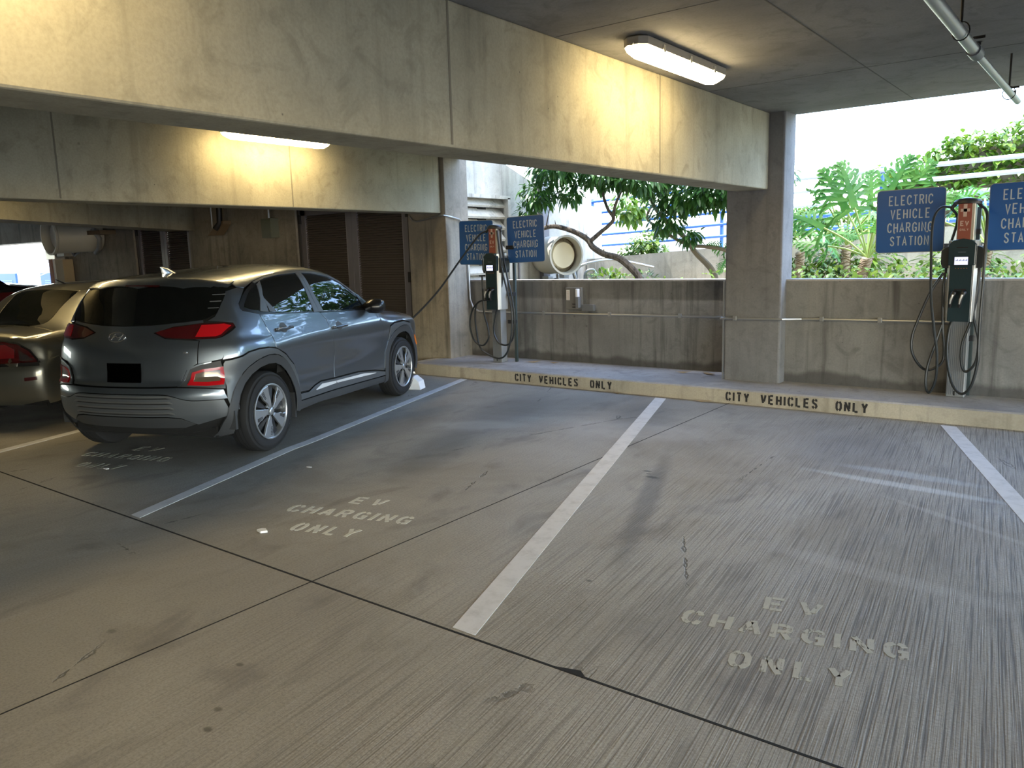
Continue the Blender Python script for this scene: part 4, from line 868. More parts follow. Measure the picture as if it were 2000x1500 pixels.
# dark red car two bays further
RED = Solid(top=([-.7, -.5, 0, 1.0, 1.6, 1.9, 2.3, 2.7, 3.2, 3.5], [1.4, 1.62, 1.75, 1.80, 1.76, 1.64, 1.36, 1.31, 1.26, 1.05]),
    plan=([-.75, -.3, .5, 2.6, 3.2, 3.5], [.8, .87, .9, .9, .85, .72]), sec=([.1, .3, .6, 1.0, 1.15, 1.27, 1.5, 1.85], [-.06, -.01, -.01, 0, -.03, -.07, -.17, -.3]),
    rear=([.1, .5, .9, 1.2, 1.6], [-.6, -.72, -.68, -.6, -.4]), nose=([.1, .5, 1.0, 1.3], [3.4, 3.5, 3.48, 3.3]))
rc_ = empty('car', (-14.6, 3.05, 0), 'dark red car beyond the sedan, only its bonnet and side glass showing', 'car', rz=A2+PI/2)
q3 = lambda *a, **k: panel(RED, *a, **k)
inner_shell(RED, rc_, -.6, 3.4, .2, 1.5, ((0, .34, .4), (2.6, .34, .4)), M['dark'])
for s in (-1, 1):
    q3('side_panel', [(-.62, .45), (-.6, 1.12), (2.2, 1.18), (3.3, 1.10), (3.4, .6), (3.2, .45)]+arc(2.6, .34, .4, 15, 165)+arc(0, .34, .4, 15, 165), 'y', M['redp'], rc_, s, res=.08)
    q3('side_window', [(-.35, 1.18), (-.2, 1.60), (1.5, 1.66), (2.0, 1.42), (2.15, 1.22)], 'y', M['glass'], rc_, s, res=.08)
    wheel_well(rc_, 0, .34, .39, s, .86); wheel_well(rc_, 2.6, .34, .39, s, .86)
q3('roof', [(-.45, -.6), (1.75, -.62), (1.75, .62), (-.45, .6)], 'z', M['redp'], rc_, res=.08)
q3('windscreen', [(1.78, -.62), (2.25, -.72), (2.25, .72), (1.78, .62)], 'z', M['glass'], rc_, res=.08)
q3('bonnet', [(2.28, -.76), (3.2, -.70), (3.38, 0), (3.2, .70), (2.28, .76)], 'z', M['redp'], rc_, res=.08)
q3('tailgate', [(-.7, .45), (.7, .45), (.68, 1.4), (-.68, 1.4)], 'x-', M['redp'], rc_, res=.08)
for (x, s) in ((0, -1), (0, 1), (2.6, -1), (2.6, 1)): wheel(rc_, x, s*.88, s, .334, .22, .2, 'plain')
print('MISS2', MISS)
# ---------------------------------------------------------------- charging stations
M['chgface'] = mat('charger_face', (.018, .035, .042), .22); M['chgside'] = mat('charger_side', (.58, .57, .52), .35, .6); M['chgdark'] = mat('charger_housing', (.022, .028, .032), .4)
M['pedestal'] = mat('pedestal_aluminium', (.30, .31, .31), .45, .5); M['cable'] = mat('charge_cable', (.012, .016, .018), .38)
M['screen'] = mat('lit_screen', (.5, .55, .8), .3); _b = M['screen'].node_tree.nodes['Principled BSDF']; _b.inputs['Emission Color'].default_value = (.62, .66, 1, 1); _b.inputs['Emission Strength'].default_value = .55
M['shade'] = mat('dim_print', (.10, .12, .16), .4); M['warntext'] = mat('pale_print', (.55, .42, .36), .5)
def charger(x, y, label, lit=True, yaw=0.):
    r = empty('charging_station', (x, y, .15), label, 'charging station', 'pedestal charging stations', yaw)
    p = MB().box((-.075, .0, 0), (.075, .12, .72)); p.build('pedestal', M['pedestal'], r, bevel=.006)
    g = MB()
    for k in range(9): g.box((-.066+.0155*k, -.0015, .02), (-.063+.0155*k, .001, .70))
    g.build('pedestal_groove', M['shade'], r)
    MB().box((-.012, -.003, .015), (.0, .001, .055)).build('pedestal_slot', M['dark'], r)
    # head: curved silver flanks, dark face, arched hood
    for s in (-1, 1):
        m_ = MB(); c = [(s*.088, -.075), (s*.096, -.078), (s*.118, -.03), (s*.122, .06), (s*.10, .13), (s*.088, .13)]
        m_.prism([(a, b, .70) for a, b in c], (0, 0, .72)); m_.build('side_panel', M['chgside'], r, bevel=.004)
    m_ = MB().box((-.09, -.085, .70), (.09, .12, 1.26)); m_.build('face_panel', M['chgface'], r, bevel=.006)
    hood = [(-.135, 1.24), (.095, 1.24), (.100, 1.385), (.07, 1.42), (0, 1.435), (-.08, 1.425), (-.122, 1.39)]
    hood = [(-.105, 1.20), (.105, 1.20), (.108, 1.385), (.07, 1.422), (0, 1.435), (-.07, 1.422), (-.108, 1.385)]
    MB().prism([(a, -.10, b) for a, b in hood], (0, .10, 0)).build('hood', M['chgface'], r, bevel=.008)
    for s in (-1, 1):
        e = [(s*.09, 1.175), (s*.155, 1.175), (s*.172, 1.215), (s*.172, 1.33), (s*.14, 1.362), (s*.09, 1.375)]
        MB().prism([(a, -.05, b) for a, b in e], (0, .15, 0)).build('cable_holster', M['chgdark'], r, bevel=.008)
        MB().tube([(s*.13, .0, 1.18), (s*.132, .0, 1.13)], [.016, .011], 10).build('strain_relief', M['black'], r, True)
    MB().box((-.062, -.104, 1.20), (.058, -.099, 1.28)).build('screen_bezel', M['dark'], r, bevel=.002)
    sc = MB().box((-.054, -.106, 1.206), (.050, -.103, 1.274)).build('screen', M['screen'], r)
    g = MB()
    for k in range(12): g.box((-.050+.0082*k, -.1068, 1.238), (-.050+.0082*k+.006, -.1055, 1.244+.006*((k*7) % 3)))
    g.build('screen_graphic', M['shade'], sc)
    for k in range(5): MB().lathe([(0, .002), (.003, .002), (.003, 0)], (-.045+.022*k, -.086, 1.175), (0, -1, 0), 8).build('indicator', M['amber'], r)
    for z, w in ((1.355, .045), (1.315, .03), (.985, .045)): MB().box((-w, -.1015 if z > 1.2 else -.0865, z), (w, -.0985 if z > 1.2 else -.084, z+.004)).build('print_line', M['redlensd'] if z != 1.315 else M['shade'], r)
    # holstered connectors
    for s, xx in ((-1, -.055), (1, .018)):
        m_ = MB().tube([(xx+.02, -.075, .965), (xx+.012, -.125, .955), (xx, -.135, .92), (xx-.008, -.128, .86), (xx-.012, -.12, .83)], [.020, .022, .017, .014, .011], 12)
        c = m_.build('connector', M['black'], r, True)
        MB().tube([(xx+.010, -.144, .945), (xx-.004, -.150, .90), (xx-.010, -.142, .862)], [.010, .009, .006], 8).build('connector_grip', M['chgside'], c, True)
    # neck with orange card, cap
    MB().box((-.062, -.03, 1.40), (.075, .08, 1.745)).build('neck', M['chgside'], r, bevel=.006)
    oc = MB().box((-.056, -.036, 1.425), (.048, -.029, 1.74)).build('orange_card', M['orange'], r, bevel=.002)
    m_ = MB(); m_.box((-.018, -.038, 1.625), (.010, -.0355, 1.735)); m_.box((-.040, -.038, 1.668), (.032, -.0355, 1.694)); m_.build('plus_sign', M['warntext'], oc)
    m_ = MB(); fn = lambda u, v, n: (u-.004, -.0365-n, v); write(m_, 'EV', fn, .045, .030, .0085, .25, y0=1.545); write(m_, 'ONLY', fn, .020, .014, .0035, .3, y0=1.502); m_.build('card_lettering', M['warntext'], oc)
    m_ = MB(); rg = []
    for z, k in ((1.742, 1.0), (1.765, 1.02), (1.785, .86), (1.792, .5)): rg.append([(.004+.112*k*math.cos(t), .02+.075*k*math.sin(t), z-.012*math.cos(t)**2) for t in [j*2*PI/28 for j in range(28)]])
    m_.rings(rg).build('cap', M['chgdark'], r, True)
    for s in (-1, 1): MB().tube([(s*.09, .02, 1.745), (s*.112, .0, 1.712), (s*.120, .0, 1.69)], [.018, .016, .010], 10).build('cable_arm', M['black'], r, True)
    return r
def cables(root, lst):
    for pts in lst:
        P = [(x, y, z) for x, y, z in pts]; MB().tube(crom(P, 7), .0120, 8).build('cable', M['cable'], root, True)
def yv(pts, y0=-.10, mid=-.14):
    n = len(pts); return [(a, y0+(mid-y0)*math.sin(PI*i/(n-1)), b) for i, (a, b) in enumerate(pts)]
c2 = charger(-1.10, 8.12, 'grey pedestal charging station on the kerb walk right of the square column, four cables looped')
cables(c2, [yv([(-.115, 1.712), (-.195, 1.715), (-.242, 1.632), (-.248, 1.462), (-.235, 1.205), (-.217, .915), (-.175, .624), (-.14, .405), (-.139, .182), (-.185, .051), (-.221, .101), (-.223, .266), (-.169, .507), (-.126, .684), (-.067, .83)], .0, -.16),
    yv([(-.137, 1.135), (-.142, .988), (-.123, .626), (-.102, .48), (-.107, .333), (-.195, .253), (-.276, .27), (-.357, .393), (-.371, .543), (-.326, .723), (-.245, .959), (-.150, 1.135)], 0., -.08),
    [(-.115, .0, 1.700), (-.075, .03, 1.637), (-.078, .05, 1.554), (-.116, .06, 1.40)],
    yv([(.112, 1.715), (.155, 1.670), (.172, 1.57), (.174, 1.337), (.179, 1.06), (.177, .779), (.182, .494), (.184, .35), (.146, .144), (.075, .058), (-.006, .133), (-.062, .335), (-.078, .511), (-.062, .686), (.006, .83)], .0, -.16),
    yv([(.130, 1.135), (.122, .975), (.109, .777), (.143, .635), (.168, .522), (.159, .349), (.102, .258), (.063, .27), (.039, .371), (.043, .516), (.09, .691), (.126, .919), (.134, 1.135)], 0., -.07)])
c1 = charger(-6.45, 8.12, 'grey pedestal charging station with its cable running to the parked grey car, left bay')
cables(c1, [yv([(-.060, .83), (-.20, .80), (-.323, .673), (-.357, .481), (-.291, .291), (-.146, .23), (-.044, .34), (-.062, .49), (-.12, .677), (-.135, 1.135)], -.10, -.12),
    yv([(.0, .83), (-.16, .82), (-.245, .769), (-.276, .617), (-.25, .389), (-.196, .199), (-.053, .111), (.137, .074), (.262, .167), (.33, .412), (.34, .688), (.27, .96), (.19, 1.233), (.15, 1.5), (.115, 1.712)], -.08, -.12),
    yv([(.130, 1.135), (.085, .867), (.0, .586), (-.01, .397), (.074, .269), (.215, .247), (.315, .355), (.34, .596), (.30, .87), (.22, 1.142), (.14, 1.5), (.110, 1.70)], .0, -.06)])
# cable from the left station to the car nose
root = empty('charging_cable', (-6.55, 8.05, 1.86), 'black charging cable drooping from the left station to the nose of the grey car', 'cable')
MB().tube(crom([(-6.565, 8.12, 1.862), (-6.62, 8.06, 1.83), (-6.66, 7.95, 1.72), (-6.78, 7.75, 1.44), (-6.90, 7.52, 1.13), (-7.02, 7.25, .86), (-7.10, 7.05, .715), (-7.20, 6.86, .66), (-7.30, 6.72, .66)], 8), .0125, 8).build('cable', M['cable'], root, True, wpar=root)
MB().tube([(-7.22, 6.84, .66), (-7.30, 6.70, .665)], [.018, .028], 12).build('plug', M['black'], root, True, wpar=root)
# ---------------------------------------------------------------- blue signs on their posts
M['signback'] = mat('sign_edge', (.35, .36, .36), .5, .5)
def sign(x, y, z, lb, tilt=0.):
    """x, z: centre"""
    r = empty('road_sign', (x, y, z), lb, 'sign', 'blue charging station signs'); r.rotation_euler = (0, tilt, 0)
    h = .293
    MB().prism([(a, .002, b) for a, b in rrect(-h, -h, h, h, .035)], (0, -.004, 0)).build('sign_edge', M['signback'], r)
    MB().prism([(a, -.002, b) for a, b in rrect(-h+.006, -h+.006, h-.006, h-.006, .03)], (0, -.0015, 0)).build('panel', M['blue'], r)
    for t, zz, w, g_ in (('ELECTRIC', .145, .040, .30), ('VEHICLE', .020, .040, .36), ('CHARGING', -.105, .040, .34), ('STATION', -.230, .040, .34)):
        m_ = MB(); write(m_, t, lambda u, v, n: (u, -.0037-n, v), .092, w, .0105, g_, y0=zz, th=.0008); m_.build('sign_word', M['signtext'], r)
    for a, b in ((-.13, .145-.25), (.15, .145-.25)): MB().lathe([(0, .003), (.007, .002), (.008, 0)], (a, -.0037, b), (0, -1, 0), 10).build('bolt', M['steel'], r, True)
    return r
sign(-6.85, 8.24, 1.722, 'blue ELECTRIC VEHICLE CHARGING STATION sign left of the left charger, partly behind it', .02)
sign(-6.03, 8.24, 1.742, 'blue ELECTRIC VEHICLE CHARGING STATION sign right of the left charger', -.02)
sign(-1.575, 8.24, 1.763, 'blue ELECTRIC VEHICLE CHARGING STATION sign left of the right charger', -.01)
sign(-.65, 8.24, 1.765, 'blue ELECTRIC VEHICLE CHARGING STATION sign cut off at the right edge', -.01)
def sign_post(x, x0, x1, lb):
    r = empty('sign_post', (x, 8.27, .15), lb, 'post', 'slotted posts behind the chargers')
    MB().box((x-.018, 8.262, .15), (x+.018, 8.295, 1.86)).build('post', M['postgreen'], r, wpar=r, bevel=.002)
    m_ = MB().box((x0, 8.248, 1.50), (x1, 8.262, 1.545)); st_ = m_.build('strut', M['grey_metal'], r, wpar=r)
    k = x0+.02; m_ = MB()
    while k < x1-.01: m_.lathe([(0, 0), (.009, 0), (.009, .002), (0, .002)], (k, 8.2475, 1.5225), (0, -1, 0), 8); k += .045
    m_.build('strut_hole_light', M['white'], st_, wpar=st_)  # white discs stand in for daylight showing through the strut holes
    for z in (1.62, 1.02, .66): MB().box((x-.075, 8.20, z), (x+.03, 8.262, z+.05)).build('clamp', M['black'], r, wpar=r, bevel=.004)
M['postgreen'] = mat('dark_post_paint', (.03, .045, .045), .5)
sign_post(-6.25, -7.05, -5.85, 'dark slotted post behind the left charging station')
sign_post(-1.02, -1.80, -.45, 'dark slotted post behind the right charging station')
# ---------------------------------------------------------------- conduit along the parapet
r = empty('conduit', (-4.5, 8.58, .78), 'thin steel conduit running along the parapet and round the square column', 'conduit')
MB().tube([(-6.42, 8.575, .775), (-3.60, 8.575, .785), (-3.42, 8.40, .80), (-3.36, 8.115, .815)], .0125, 8).build('conduit_run', M['steel'], r, True, wpar=r)
MB().tube([(-3.36, 8.120, .815), (-2.70, 8.120, .820), (-2.55, 8.275, .815), (-1.17, 8.275, .825)], .0125, 8).build('conduit_run', M['steel'], r, True, wpar=r)
for x, y, z in ((-6.0, 8.59, .777), (-5.0, 8.59, .78), (-4.05, 8.59, .784), (-3.2, 8.13, .817), (-2.35, 8.29, .816), (-1.8, 8.29, .819)):
    MB().box((x-.02, y-.035, z-.018), (x+.02, y-.012, z+.030)).build('conduit_clip', M['steel'], r, wpar=r, bevel=.003)
r = empty('conduit', (-7.27, 8.5, 1.5), 'steel conduit bending down the left column to the left charger', 'conduit')
MB().tube([(-7.95, 8.12, 2.13), (-7.88, 8.115, 2.06), (-7.80, 8.115, 2.045), (-7.36, 8.115, 2.10)]+[(-7.30, 8.12, 2.10), (-7.262, 8.20, 2.085), (-7.262, 8.40, 2.05), (-7.262, 8.50, 1.95), (-7.262, 8.54, 1.85), (-7.262, 8.56, .95), (-7.22, 8.57, .83), (-7.12, 8.575, .775), (-6.42, 8.575, .775)], .0125, 8).build('conduit_run', M['steel'], r, True, wpar=r)
for (z) in (1.75,): MB().box((-7.285, 8.53, z), (-7.235, 8.58, z+.03)).build('conduit_clip', M['steel'], r, wpar=r)
# grey box with label and lever on the parapet
r = empty('switch_box', (-5.45, 8.60, .95), 'small grey wall box with a pale label and side lever on the parapet', 'switch box')
MB().box((-5.64, 8.55, .835), (-5.40, 8.60, 1.115)).build('box_body', M['pbox'] if 'pbox' in M else M.setdefault('pbox', mat('box_paint', (.17, .165, .15), .6)), r, wpar=r, bevel=.004)
MB().box((-5.625, 8.546, .955), (-5.575, 8.551, 1.085)).build('label', M['paper'], r, wpar=r)
m_ = MB(); [m_.box((-5.618, 8.5445, .965+.012*k), (-5.582, 8.5465, .970+.012*k)) for k in range(9)]; m_.build('label_print', M['warntext'], r, wpar=r)
MB().box((-5.46, 8.50, .99), (-5.425, 8.56, 1.10)).build('lever', M['white'], r, wpar=r, bevel=.008)
MB().box((-5.455, 8.49, .86), (-5.41, 8.56, 1.0)).build('lever_hinge', M['grey_metal'], r, wpar=r, bevel=.006)
for z in (.86, .90): MB().box((-5.53, 8.535, z), (-5.46, 8.552, z+.012)).build('latch', M['black'], r, wpar=r)
tag(MB().box((-5.40, 8.545, .82), (-5.22, 8.60, .90)).build('junction_box', M['grey_metal'], None, bevel=.006), 'low grey junction box beside the labelled wall box', 'junction box')
# paler strips added for the lit parapet tops; steel angle at the column
struct('trim_8', MB().box((-7.29, 8.588, 1.195), (-3.33, 8.81, 1.213)), M['walk'], 'pale strip painted as the lit top of the middle parapet')
struct('trim_9', MB().box((-2.74, 8.288, 1.205), (20, 8.51, 1.223)), M['walk'], 'pale strip painted as the lit top of the right parapet')
struct('trim_10', MB().box((-3.345, 8.13, .15), (-3.330, 8.15, 1.215)), M['steel'], 'thin steel angle on the left edge of the square column')
# ---------------------------------------------------------------- louvered doors
def louver_door(x0, x1, lb, n, ztop=2.42):
    r = empty('louvered_door', ((x0+x1)/2, 8.2, 0), lb, 'door', 'louvered steel double doors'); xm = (x0+x1)/2; fw = .05; W = x1-x0
    m_ = MB(); m_.box((x0, 8.18, 0), (x0+fw, 8.30, ztop)); m_.box((x1-fw, 8.18, 0), (x1, 8.30, ztop)); m_.box((x0, 8.18, ztop-.05), (x1, 8.30, ztop)); m_.build('door_frame', M['trimb2'], r, wpar=r)
    for a, b in ((x0+fw+.005, xm-.003), (xm+.003, x1-fw-.005)):
        st_ = .115*W/2.5
        l = MB(); l.box((a, 8.20, .02), (a+st_, 8.245, ztop-.055)); l.box((b-st_, 8.20, .02), (b, 8.245, ztop-.055)); l.box((a, 8.20, ztop-.17), (b, 8.245, ztop-.055)); l.box((a, 8.20, .02), (b, 8.245, .18))
        leaf = l.build('door_leaf', M['doorgrey'], r, wpar=r, bevel=.003)
        s_ = MB(); z = .20
        while z < ztop-.19:
            s_.prism([(a+st_, 8.205, z), (a+st_, 8.24, z+.028), (a+st_, 8.243, z+.025), (a+st_, 8.208, z-.003)], (b-a-2*st_, 0, 0)); z += n
        s_.build('louver_blades', M['slat'], leaf, wpar=leaf)
        MB().box((a+st_, 8.244, .18), (b-st_, 8.25, ztop-.17)).build('backing', M['dark'], leaf, wpar=leaf)
        MB().box((b-st_-.006, 8.196, .18), (b-st_+.004, 8.202, ztop-.17)).build('bead', M['beadgrey'], leaf, wpar=leaf)
    for xx in (x0+.03, x1-.08):
        for z in (.45, 1.20, 2.12): MB().box((xx, 8.165, z), (xx+.05, 8.2, z+.15)).build('hinge', M['black'], r, wpar=r, bevel=.003)
M['trimb2'] = mat('door_frame_paint', (.05, .048, .048), .5); M['beadgrey'] = mat('door_bead', (.30, .29, .29), .4, .3)
louver_door(D1[0], D1[1], 'large dark louvered double door behind the grey car', .036)
louver_door(D2[0], D2[1], 'smaller grey louvered double door farther left, above the car roof', .040)
# electrical box on the wall, pipe stub, corner bracket
r = empty('electrical_box', (-11.0, 8.1, 2.0), 'grey-green electrical box high on the tan wall left of the large louvered door', 'electrical box')
MB().box((-11.18, 7.98, 1.93), (-10.93, 8.14, 2.24)).build('box_body', mat('box_green', (.12, .13, .09), .6), r, wpar=r, bevel=.004)
MB().tube([(-11.07, 8.06, 2.24), (-11.07, 8.06, CZ)], .018, 8).build('riser', M['steel'], r, True, wpar=r)
r = empty('bracket_lamp', (-12.4, 8.0, 2.1), 'dark angled fitting hanging on the tan wall under the beam', 'fitting')
MB().tube([(-12.20, 7.9, 2.5), (-12.22, 7.9, 2.22), (-12.30, 7.86, 2.12)], .05, 10).build('neck', M['black'], r, True, wpar=r)
MB().prism([(-12.62, 7.9, 2.02), (-12.36, 7.9, 2.02), (-12.12, 7.9, 2.20), (-12.12, 7.9, 2.26), (-12.30, 7.9, 2.22)], (0, .16, 0)).build('shroud', M['brownplate'] if 'brownplate' in M else M.setdefault('brownplate', mat('rust_paint', (.16, .11, .06), .7)), r, wpar=r, bevel=.01)
MB().tube([(-12.42, 7.88, 2.14), (-12.42, 7.88, CZ)], .012, 8).build('riser', M['steel'], r, True, wpar=r)
# drum fan on the wall at the far left
def drum(loc, ax, R_, L_, lb, face, body, grp='drum fans'):
    r = empty('drum_fan', loc, lb, 'fan', grp); a = Vector(ax).normalized()
    MB().lathe([(R_*.93, 0), (R_*.97, L_*.1), (R_, L_*.2), (R_*.96, L_*.24), (R_*.96, L_*.93), (R_*1.03, L_*.96), (R_*1.03, L_), (R_*.93, L_), (R_*.88, L_*.82)], (0, 0, 0), a, 40).build('drum_body', body, r, True)
    MB().lathe([(0, L_*.86), (R_*.66, L_*.86), (R_*.70, L_*.80), (R_*.9, L_*.72)], (0, 0, 0), a, 40).build('face_disc', face, r, True)
    MB().lathe([(R_*.70, L_*.80), (R_*.95, L_*.70), (R_*.95, L_*.6)], (0, 0, 0), a, 40).build('inner_ring', M['brownplate'], r, True)
    return r
M['drumbody'] = mat('drum_enamel', (.50, .48, .40), .55, .1); M['drumface'] = mat('drum_face', (.72, .63, .42), .7); M['drumface2'] = mat('drum_face_pale', (.62, .60, .55), .6)
d = drum((-17.0, 8.1, 2.20), (-.03, -1, -.04), .36, .95, 'grey drum-shaped fan high on the wall at the far left', M['drumface2'], M['drumbody'])
MB().box((.30, -.35, -.02), (.85, -.02, .06)).build('mount_arm', M['brownplate'], d)
MB().tube([(.38, -.25, .10), (.52, -.2, -.10), (.45, -.2, -.30), (.30, -.2, -.38)], .05, 10).build('elbow', M['steel'], d, True)
r = empty('wall_bracket', (-18.2, 8.0, 1.8), 'small pale bracket box on the wall below the drum fan', 'bracket')
MB().box((-18.5, 7.9, 1.78), (-18.15, 8.12, 1.93)).build('bracket_box', M['grey_light'], r, wpar=r, bevel=.01)
MB().tube([(-18.15, 7.98, 1.9), (-17.95, 7.98, 1.86), (-17.9, 8.0, 1.78), (-17.75, 8.1, 1.90)], .022, 8).build('pipe_elbow', M['steel'], r, True, wpar=r)
r = empty('corner_post', (-18.6, 8.1, 0), 'tan timber and steel corner post at the far left opening', 'post')
MB().box((-18.62, 7.90, 0), (-18.25, 8.12, 1.72)).build('timber', mat('timber', (.42, .33, .20), .8), r, wpar=r, bevel=.01)
MB().box((-18.85, 7.86, 0), (-18.70, 8.12, 1.73)).build('cap_strip', mat('pale_red_wood', (.42, .22, .16), .8), r, wpar=r, bevel=.01)
MB().box((-18.70, 7.88, 0), (-18.62, 8.12, 1.73)).build('edge_strip', M['paper'], r, wpar=r, bevel=.01)
MB().box((-19.05, 7.9, 1.72), (-18.62, 8.12, 2.14)).build('steel_head', M['alu'], r, wpar=r, bevel=.01)
# white folded card against the front wheel
r = empty('folded_card', (-6.53, 6.72, 0), 'white folded card standing by the front wheel of the grey car', 'folded card')
m_ = MB().prism([(-6.64, 6.60, .0), (-6.47, 6.66, .0), (-6.52, 6.685, .09), (-6.60, 6.66, .15), (-6.66, 6.63, .14)], (-.07, .16, 0)); m_.build('wedge', M['white'], r, wpar=r, bevel=.006)
MB().box((-6.72, 6.60, 0), (-6.62, 6.72, .012)).build('base', M['black'], r, wpar=r)
# ---------------------------------------------------------------- outside: building, terrace, rails, plants
GZ = 1.02
struct('garden_bed', MB().box((-8.2, 8.8, -.3), (9.2, 12.0, GZ)), M['soil'], 'raised planting bed behind the parapet')
struct('garden_terrace', MB().box((-8.2, 12.25, -.3), (9.2, 40, 1.40)), M['out'], 'upper terrace behind the retaining wall')
m = MB().prism([(-7.45, 12.0, 0), (9.2, 12.0, 0), (9.2, 12.0, 2.4), (-7.45, 12.0, 1.43)], (0, .25, 0)); struct('retaining_wall', m, M['out'], 'low concrete retaining wall behind the garden')
# side building with its louvered vent and sloped top
m = MB()
for (y0, y1, z0, z1) in ((8.9, 8.95, 2.95, 2.93),):
    pass
prof = [(8.82, 0), (12.25, 0), (12.25, 2.33), (10.9, 2.56), (10.75, 2.80), (9.25, 3.05), (8.82, 3.1)]
X0 = -7.5
def quadwall(pts, x0=X0, t=.4): return [(x0, y, z) for y, z in pts]
m = MB()
m.prism(quadwall([(8.60, 0), (8.78, 0), (8.78, 3.3), (8.60, 3.3)]), (-.5, 0, 0))
m.prism(quadwall([(8.78, 2.40), (9.78, 2.40), (9.78, 2.90), (9.3, 3.0), (8.78, 3.3)]), (-.5, 0, 0))
m.prism(quadwall([(8.78, 0), (9.78, 0), (9.78, .75), (8.78, .75)]), (-.5, 0, 0))
m.prism(quadwall([(9.78, 0), (10.62, 0), (10.62, 2.62), (9.78, 2.90)]), (-.5, 0, 0))
m.prism(quadwall([(10.80, 0), (12.6, 0), (12.6, 2.30), (11.3, 2.53), (10.80, 2.66)]), (-.5, 0, 0))
struct('wall_building', m, M['out'], 'pale concrete side building with sloping top beyond the left column')
struct('trim_11', MB().box((-7.55, 10.62, 0), (-7.42, 10.80, 3.4)), M['doorgrey'], 'dark vertical post on the side building')
r = empty('wall_vent', (-7.5, 9.28, .75), 'large concrete louver vent in the side building', 'vent')
m = MB(); m.box((-7.53, 8.76, 2.38), (-7.44, 9.80, 2.43)); m.box((-7.53, 9.74, .75), (-7.44, 9.80, 2.40)); m.build('vent_frame', M['out'], r, wpar=r)
m = MB(); z = .8
while z < 2.36: m.prism([(-7.50, 8.78, z), (-7.62, 8.78, z+.13), (-7.64, 8.78, z+.11), (-7.52, 8.78, z-.03)], (0, .96, 0)); z += .165
m.build('vent_blades', M['out'], r, wpar=r)
MB().box((-7.9, 8.78, .75), (-7.88, 9.74, 2.4)).build('vent_back', M['dark'], r, wpar=r)
struct('trim_12', MB().box((-7.49, 10.02, 0), (-7.47, 10.045, 1.6)), M['doorgrey'], 'dark vertical joint in the side building')
d = drum((-7.40, 10.66, 1.52), (.95, -.42, 0), .30, .62, 'cream drum-shaped fan on the sunlit side building behind the right-hand left sign', M['drumface'], M['drumbody'])
MB().tube([(.28, -.1, -.30), (.30, -.12, -.37), (.12, -.02, -.40), (.02, .05, -.38)], .022, 8).build('conduit_loop', M['steel'], d, True)
MB().box((.0, -.12, -.43), (.12, .02, -.33)).build('bracket', M['steel'], d, bevel=.008)
MB().box((.35, -.15, -.36), (.45, -.02, -.28)).build('bracket', M['steel'], d, bevel=.008)
for k in range(5):
    t = .25+.5*k/4; a = Vector((.95, -.42, 0)).normalized(); u = Vector((.4, .9, 0)).normalized(); ang = 2.2+.3*k
    c = a*(.62*t)+(-u*math.cos(ang)+Vector((0, 0, 1))*math.sin(ang))*.29
    MB().lathe([(0, .012), (.012, .010), (.014, 0)], c, c-a*(.62*t), 8).build('bolt', M['brownplate'], d, True)
r = empty('pipe_cluster', (-7.0, 11.2, GZ), 'tangle of steel pipes and fittings on the ground beside the side building', 'pipes')
for (pts, rad) in (([(-6.95, 10.9, 1.0), (-6.95, 10.9, 1.28), (-6.80, 11.0, 1.38), (-6.55, 11.4, 1.42), (-6.1, 11.9, 1.28)], .02), ([(-7.1, 10.8, 1.3), (-7.0, 10.8, 1.32), (-6.95, 10.85, 1.1), (-6.95, 10.85, 1.0)], .03), ([(-6.8, 10.9, 1.0), (-6.8, 10.9, 1.22), (-6.7, 11.0, 1.26), (-6.65, 11.05, 1.0)], .025), ([(-6.5, 11.2, 1.0), (-6.45, 11.2, 1.2), (-6.38, 11.2, 1.18)], .02)):
    MB().tube(crom(pts, 5), rad, 8).build('pipe_bend', M['steel'], r, True, wpar=r)
# blue railings
def railing(x0, x1, zs, slope, y, posts, lb):
    r = empty('pipe_railing', (x0, y, 1.4), lb, 'railing')
    for i, z in enumerate(zs): MB().tube([(x0, y, z), (x1, y, z+slope*(x1-x0))], .026 if x0 < -5 else .034, 10).build('rail', M['railblue'] if x0 < -5 or i < 2 else M['railpale'], r, True, wpar=r)
    for px in posts: MB().tube([(px, y+.03, 1.2), (px, y+.03, zs[-1]+.05+slope*(px-x0))], .032, 10).build('post', M['railblue'], r, True, wpar=r)
railing(-7.95, -4.4, [1.66, 1.86, 2.06, 2.27, 2.48], .038, 13.0, [-7.95, -5.4], 'blue pipe railing on the upper terrace left of the square column')
railing(-4.3, -.2, [1.80, 2.0, 2.18, 2.40, 2.60], .025, 13.0, [-2.9, -.4], 'pipe railing with sunlit upper rails painted pale behind the large plants, right of the square column')
railing(-.1, 6.0, [1.91, 2.11, 2.29, 2.51, 2.71], .025, 13.0, [.0, 3, 6], 'blue pipe railing continuing to the right on the upper terrace')
struct('wall_terrace', MB().box((-9, 17.5, 1.4), (9.2, 17.8, 2.15)), M['out'], 'low pale wall at the back of the terrace')
